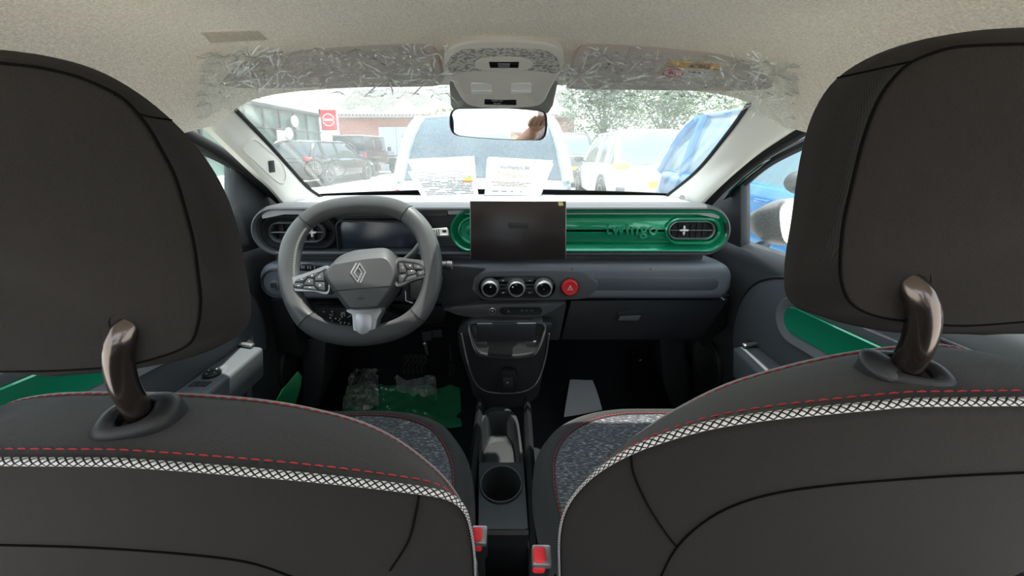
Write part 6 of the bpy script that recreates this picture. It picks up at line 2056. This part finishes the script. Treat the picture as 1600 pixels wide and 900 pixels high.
# ---- bicycle on the carrier of the black car
bk = thing('bicycle', 'black bicycle carried upright behind the black estate car', 'bicycle', (-5.8, 11.7, .30))
Mb = Tm((-5.80, 11.75, 0), 0.35)
bw = []
for x in (-.34, .30):
    b = BM(); tube(b, [Vector((x + math.cos(t) * .26, 0, .64 + math.sin(t) * .26)) for t in [2*PI*k/36 for k in range(36)]], .020, 8, closed=True); xf(b, Mb)
    wv = obj('wheel', b, TYRE, bk)
    b = BM()
    for k in range(10):
        a = PI * k / 10; tube(b, [Vector((x + math.cos(a) * .25, 0, .64 + math.sin(a) * .25)), Vector((x - math.cos(a) * .25, 0, .64 - math.sin(a) * .25))], .003, 4)
    xf(b, Mb); obj('spoke', b, ALLOY, wv)
b = BM()
fr_ = {'r': (-.34, .64), 'b': (-.04, .62), 's': (-.14, .98), 'h': (.20, .96), 'f': (.30, .64)}
for a_, c_ in (('r', 'b'), ('r', 's'), ('b', 's'), ('s', 'h'), ('b', 'h'), ('h', 'f')):
    tube(b, [Vector((fr_[a_][0], 0, fr_[a_][1])), Vector((fr_[c_][0], 0, fr_[c_][1]))], .017, 8)
xf(b, Mb); obj('frame', b, BLACKP, bk)
b = BM(); box(b, (-.15, 0, 1.02), (.22, .10, .04), .015); xf(b, Mb); obj('saddle', b, TRIMB, bk)
b = BM(); tube(b, [Vector((.20, 0, .96)), Vector((.18, 0, 1.04))], .014, 8); tube(b, [Vector((.18, -.26, 1.05)), Vector((.18, .26, 1.05))], .013, 8); xf(b, Mb); obj('handlebar', b, BLACKP, bk)
b = BM()
box(b, (0, 0, .36), (.9, .06, .05), .01); box(b, (0, .20, .36), (.06, .5, .05), .01)
for x in (-.34, .30): box(b, (x, 0, .38), (.10, .08, .06), .01)
xf(b, Mb); obj('carrier', b, TRIMB, bk)

# ---- showroom building on the left
sh = thing('showroom', 'white car showroom with a dark band of tall windows on the left', 'building', (-11, 14, 0))
WALLW = mat('white cladding', (0.80, 0.80, 0.78), 0.7)
b = BM()
box(b, (-9.3, 14.3, 3.7), (.5, 9.4, 1.9), .02)
box(b, (-9.3, 14.3, .20), (.5, 9.4, .40), .02)
box(b, (-9.3, 18.6, 1.6), (.5, .9, 3.0), .02)
box(b, (-9.3, 9.8, 1.6), (.5, .5, 3.0), .02)
box(b, (-12.3, 19.1, 2.3), (6.0, .3, 4.6), .02); box(b, (-12.3, 9.6, 2.3), (6.0, .3, 4.6), .02)
box(b, (-12.3, 14.3, 4.6), (6.4, 9.6, .2), .02); box(b, (-15.2, 14.3, 2.3), (.3, 9.4, 4.6), .02)
wl0 = obj('wall', b, WALLW, sh, smooth=False)
b = BM()
for k in range(9): box(b, (-9.08, 10.2 + k * .98, 1.6), (.08, .08, 2.5), .01)
box(b, (-9.08, 14.1, 2.0), (.07, 8.2, .07), .01); box(b, (-9.05, 14.1, 2.80), (.12, 8.4, .14), .01)
obj('window_frame', b, mat('dark frame', (0.10, 0.11, 0.11), 0.5), sh)
b = BM(); box(b, (-9.22, 14.1, 1.6), (.03, 8.3, 2.5))
obj('window', b, mat('showroom glass', (0.24, 0.34, 0.31), 0.06, spec=1.0), sh, smooth=False)
for k, (yy, col, nm) in enumerate(((12.7, (0.72, 0.50, 0.26), 'orange poster'), (15.1, (0.78, 0.74, 0.68), 'cream poster'), (13.9, (0.10, 0.16, 0.14), 'dark doorway'))):
    b = BM(); box(b, (-9.02, yy, 1.15), (.05, .75, 1.6), .005); obj('poster' if k < 2 else 'entrance', b, mat(nm, col, 0.7), sh, smooth=False)
for yy, zz in ((13.0, 1.75), (15.4, 1.85), (15.9, 2.35)):
    b = BM(); lathe(b, ((.0, 0), (.22, .0), (.24, .05), (.20, .08)), (-8.98, yy, zz), (1, 0, 0), 20); obj('round_lamp', b, WALLW, sh)

# ---- red sign pylon
sg_ = thing('sign_pylon', 'red square sign with a white ring emblem on a white post by the showroom corner', 'sign', (-8.3, 17.0, 0))
b = BM(); box(b, (-8.1, 17.2, 1.55), (.66, .20, 3.1), .02); obj('post', b, WALLW, sg_)
b = BM(); box(b, (-8.1, 17.085, 2.50), (.68, .06, .86), .01); pn = obj('panel', b, mat('sign red', (0.66, 0.03, 0.05), 0.45), sg_)
b = BM()
for a0, a1 in ((18, 162), (198, 342)):
    tube(b, [Vector((-8.1 + math.cos(math.radians(t)) * .25, 17.045, 2.50 + math.sin(math.radians(t)) * .25)) for t in [lerp(a0, a1, k / 20) for k in range(21)]], .022, 6)
obj('emblem', b, mat('sign white', (0.85, 0.85, 0.85), 0.5), pn)
b = text_bm('NISSAN', .135, facing((-8.1, 17.04, 2.50), (0, -1, 0)), .008, True, 1.05)
obj('lettering', b, mat('sign white', (0, 0, 0)), pn, smooth=False)

# ---- brick shed with corrugated roof
bs = thing('brick_shed', 'low red brick shed with a corrugated grey roof and a pale metal door', 'building', (-3.2, 24, 0))
bm_ = bpy.data.materials.new('brickwork'); bm_.use_nodes = True
N = bm_.node_tree.nodes; L = bm_.node_tree.links
tcb = N.new('ShaderNodeTexCoord'); mpb = N.new('ShaderNodeMapping'); mpb.inputs['Rotation'].default_value = (PI/2, 0, 0)
br = N.new('ShaderNodeTexBrick'); br.inputs['Scale'].default_value = 4.0
br.inputs['Color1'].default_value = (0.36, 0.12, 0.09, 1); br.inputs['Color2'].default_value = (0.28, 0.09, 0.07, 1); br.inputs['Mortar'].default_value = (0.42, 0.34, 0.30, 1)
L.new(tcb.outputs['Object'], mpb.inputs[0]); L.new(mpb.outputs[0], br.inputs[0]); L.new(br.outputs[0], N['Principled BSDF'].inputs['Base Color']); N['Principled BSDF'].inputs['Roughness'].default_value = 0.9
b = BM(); box(b, (-3.2, 24.5, 1.6), (13.6, 4.6, 3.2)); obj('wall', b, bm_, bs, smooth=False)
b = BM()
def rf_(u, v):
    return Vector((lerp(-10.2, 3.9, u), lerp(21.9, 25.6, v), lerp(3.15, 5.05, v) + .055 * math.cos(u * 140 * PI)))
grid(b, rf_, 420, 2); thicken(b, .02); obj('roof', b, mat('corrugated grey', (0.27, 0.265, 0.25), 0.8, noise_=(2, 0.15)), bs)
b = BM()
for x in (-7.2, -6.2): 
    box(b, (x, 22.17, 1.25), (.98, .08, 2.5), .01)
    for k in range(5): box(b, (x - .38 + k * .19, 22.12, 1.25), (.03, .04, 2.46), .004)
obj('shed_door', b, mat('pale blue metal door', (0.48, 0.55, 0.60), 0.5), bs)
b = BM(); box(b, (-3.2, 21.95, 3.06), (13.9, .14, .12), .02); obj('gutter', b, mat('grey gutter', (0.3, 0.3, 0.3), 0.5), bs)

# ---- trees and bushes
LEAF = [mat('leaf green', (0.085, 0.15, 0.050), 0.6), mat('leaf yellow green', (0.22, 0.26, 0.06), 0.6)]
BARK = mat('bark', (0.10, 0.075, 0.05), 0.9)
def tree(label, pos, r, h, n, m, trunk=True, cat='tree', name='leafy_tree', seed=1, squash=(1, 1, 1)):
    rnd = random.Random(seed)
    root = thing(name, label, cat, pos)
    b = BM()
    P = Vector(pos)
    blobs = [(Vector((rnd.uniform(-.6, .6) * r * squash[0], rnd.uniform(-.4, .4) * r, rnd.uniform(-.5, .5) * h * .5)), rnd.uniform(.45, .75)) for _ in range(9)]
    for i in range(n):
        c_, s_ = rnd.choice(blobs)
        d = Vector((rnd.gauss(0, 1), rnd.gauss(0, 1), rnd.gauss(0, 1))).normalized() * rnd.random() ** .33
        p = P + Vector((0, 0, h * .5 + (h * .12 if trunk else 0))) + c_ + Vector((d.x * r * s_ * squash[0], d.y * r * s_, d.z * h * .5 * s_))
        if p.z < .05: continue
        a = Vector((rnd.gauss(0, 1), rnd.gauss(0, 1), rnd.gauss(0, .6))).normalized(); c2 = a.orthogonal().normalized()
        l = rnd.uniform(.07, .14)
        vs = [b.verts.new(p + q) for q in (a * l, c2 * l * .45, -a * l, -c2 * l * .45)]
        b.faces.new(vs)
    obj('foliage', b, m, root, smooth=False)['kind'] = 'stuff'
    if True:
        b = BM(); tube(b, [P, P + Vector((.05, 0, h * .35)), P + Vector((0, .05, h * .75))], [.14, .10, .04], 8); 
        for k in range(4):
            a = k * 1.6; tube(b, [P + Vector((0, 0, h * .35)), P + Vector((math.cos(a) * r * .4, math.sin(a) * r * .4, h * .6))], [.06, .02], 6)
        obj('trunk', b, BARK, root)
tree('yellow green bush in front of the brick shed, behind the pale silver car', (-3.2, 17.5, 0), 1.5, 3.3, 2600, LEAF[1], False, 'bush', 'leafy_bush', 2)
tree('dense green tree at the right end of the brick shed', (4.4, 18.6, 0), 2.3, 5.6, 5200, LEAF[0], True, seed=3)
tree('tall green tree behind the white hatchback', (8.0, 20.5, 0), 2.4, 5.6, 5200, LEAF[0], True, seed=4)
tree('green tree rising behind the roof of the blue car', (11.6, 18.6, 0), 2.4, 4.2, 4200, LEAF[0], True, seed=5)
hb_ = thing('fence', 'grey slatted fence below the trees behind the white hatchback', 'fence', (7, 17.6, 0))
b = BM()
for k in range(46): box(b, (3.2 + k * .2, 17.6, .85), (.10, .03, 1.7), .005)
obj('slat', b, mat('weathered wood', (0.45, 0.43, 0.40), 0.8), hb_)
b = BM()
for z in (.4, 1.4): box(b, (7.7, 17.64, z), (9.3, .04, .08), .005)
obj('rail', b, mat('weathered wood', (0, 0, 0)), hb_)
# ================================================================== behind the camera : the photographer on the rear bench, seen only in the mirror
rb = thing('rear_bench', 'black cloth rear bench seat behind the two front seats', 'bench', (XC, -0.75, 0.32))
b = BM(); box(b, (XC, -0.62, 0.46), (1.22, 0.50, 0.20), 0.05, None, 4); obj('cushion', b, FAB_TOP, rb)
b = BM(); box(b, (XC, -0.94, 0.62), (1.22, 0.12, 0.30), 0.05, Matrix.Rotation(math.radians(-14), 4, 'X'), 4); obj('backrest', b, FAB_BACK, rb)
SKIN = mat('skin', (0.52, 0.31, 0.22), 0.55)
SHIRT = mat('white shirt', (0.78, 0.78, 0.80), 0.85, bump=(160, 0.4, 0.003))
def skin_bm(verts, edges, radii, root, sub_=2):
    me = bpy.data.meshes.new('t'); me.from_pydata(verts, edges, [])
    o = bpy.data.objects.new('t', me); COL.objects.link(o)
    md = o.modifiers.new('s', 'SKIN'); md.use_smooth_shade = True
    for v, r in zip(me.skin_vertices[0].data, radii):
        v.radius = (r, r) if not isinstance(r, tuple) else r
        v.use_root = False
    me.skin_vertices[0].data[root].use_root = True
    m2 = o.modifiers.new('u', 'SUBSURF'); m2.levels = sub_
    bpy.context.view_layer.update()
    em = bpy.data.meshes.new_from_object(o.evaluated_get(bpy.context.evaluated_depsgraph_get()))
    b = bmesh.new(); b.from_mesh(em); bpy.data.objects.remove(o)
    return b
px0 = 0.21
V = [(px0, -.74, .62), (px0, -.72, .78), (px0, -.66, .98), (px0, -.60, 1.10), (px0 - .01, -.56, 1.19),          # 0-4 spine to neck
     (px0 - .17, -.60, 1.08), (px0 - .25, -.46, .93), (px0 - .15, -.20, 1.08),                                   # 5-7 left arm
     (px0 + .17, -.60, 1.08), (px0 + .24, -.46, .93), (px0 + .05, -.20, 1.08),                                   # 8-10 right arm
     (px0 - .10, -.70, .60), (px0 - .16, -.34, .60), (px0 - .14, -.32, .36),                                     # 11-13 left leg
     (px0 + .10, -.70, .60), (px0 + .16, -.34, .60), (px0 + .14, -.32, .36)]
E = [(0, 1), (1, 2), (2, 3), (3, 4), (3, 5), (5, 6), (6, 7), (3, 8), (8, 9), (9, 10), (0, 11), (11, 12), (12, 13), (0, 14), (14, 15), (15, 16)]
Rr = [(.15, .12), (.14, .11), (.165, .11), (.12, .09), .055, .068, .046, .030, .068, .046, .030, .085, .062, .045, .085, .062, .045]
ps = thing('person', 'person in a white shirt holding up a bare arm, seen in the rear-view mirror', 'person', (px0, -0.74, 0.56))
obj('body', skin_bm(V, E, Rr, 0), SKIN, ps)
SV = [V[0], V[1], V[2], (px0, -.61, 1.09), V[5], (px0 - .235, -.49, .965), V[8], (px0 + .225, -.49, .965)]
obj('shirt', skin_bm([tuple(v) for v in SV], [(0, 1), (1, 2), (2, 3), (3, 4), (4, 5), (3, 6), (6, 7)], [(.165, .135), (.158, .128), (.182, .125), (.13, .10), .084, .070, .084, .070], 0), SHIRT, ps)
LV = [V[0], V[11], V[12], V[13], V[14], V[15], V[16]]
obj('trousers', skin_bm(LV, [(0, 1), (1, 2), (2, 3), (0, 4), (4, 5), (5, 6)], [(.158, .128), .096, .074, .060, .096, .074, .060], 0), mat('navy cloth', (0.02, 0.025, 0.05), 0.9), ps)
hd = Vector((px0 - .02, -.50, 1.31))
b = BM(); ellipsoid(b, hd, (.075, .095, .112), 24, 16)
ellipsoid(b, hd + Vector((0, .092, -.012)), (.014, .020, .026), 10, 8)
for s in (-1, 1): ellipsoid(b, hd + Vector((s * .076, -.005, -.008)), (.010, .020, .030), 10, 8)
ellipsoid(b, hd + Vector((0, .080, -.055)), (.026, .012, .008), 10, 6)
head = obj('head', b, SKIN, ps)
b = BM()
for s in (-1, 1): ellipsoid(b, hd + Vector((s * .030, .084, .006)), (.012, .007, .007), 10, 6)
obj('eye', b, mat('eye', (0.6, 0.6, 0.6), 0.2), head)
b = BM(); ellipsoid(b, hd + Vector((0, -.018, .032)), (.081, .094, .092), 24, 14); obj('hair', b, mat('brown hair', (0.05, 0.03, 0.02), 0.7), head)
for s, wr in ((-1, Vector(V[7])), (1, Vector(V[10]))):
    hv = [tuple(wr), tuple(wr + Vector((0, .045, .020))), tuple(wr + Vector((0, .075, .035)))]; he = [(0, 1), (1, 2)]; hrad = [.026, (.036, .016), (.034, .013)]
    for k in range(4):
        bx = (k - 1.5) * .018; ln = (.9, 1.05, 1.0, .8)[k]
        i0 = len(hv)
        p0 = wr + Vector((bx, .078, .038)); p1 = p0 + Vector((-s * .010, .024 * ln, .020 * ln)); p2 = p1 + Vector((-s * .022, .004, .016 * ln)); 
        hv += [tuple(p0), tuple(p1), tuple(p2)]; he += [(2, i0), (i0, i0 + 1), (i0 + 1, i0 + 2)]; hrad += [.0095, .0088, .0078]
    i0 = len(hv)
    p0 = wr + Vector((-s * .034, .040, .026)); p1 = p0 + Vector((-s * .016, .016, .022))
    hv += [tuple(p0), tuple(p1)]; he += [(1, i0), (i0, i0 + 1)]; hrad += [.012, .009]
    obj('hand', skin_bm(hv, he, hrad, 0), SKIN, ps)
car('blue grey car parked behind, seen only in the rear-view mirror', (-.5, -5.2, 0), 0, 4.1, 1.8, 1.6, SILVERP, mat('blue tinted glass', (0, 0, 0)), mat('clear lamp', (0, 0, 0)))
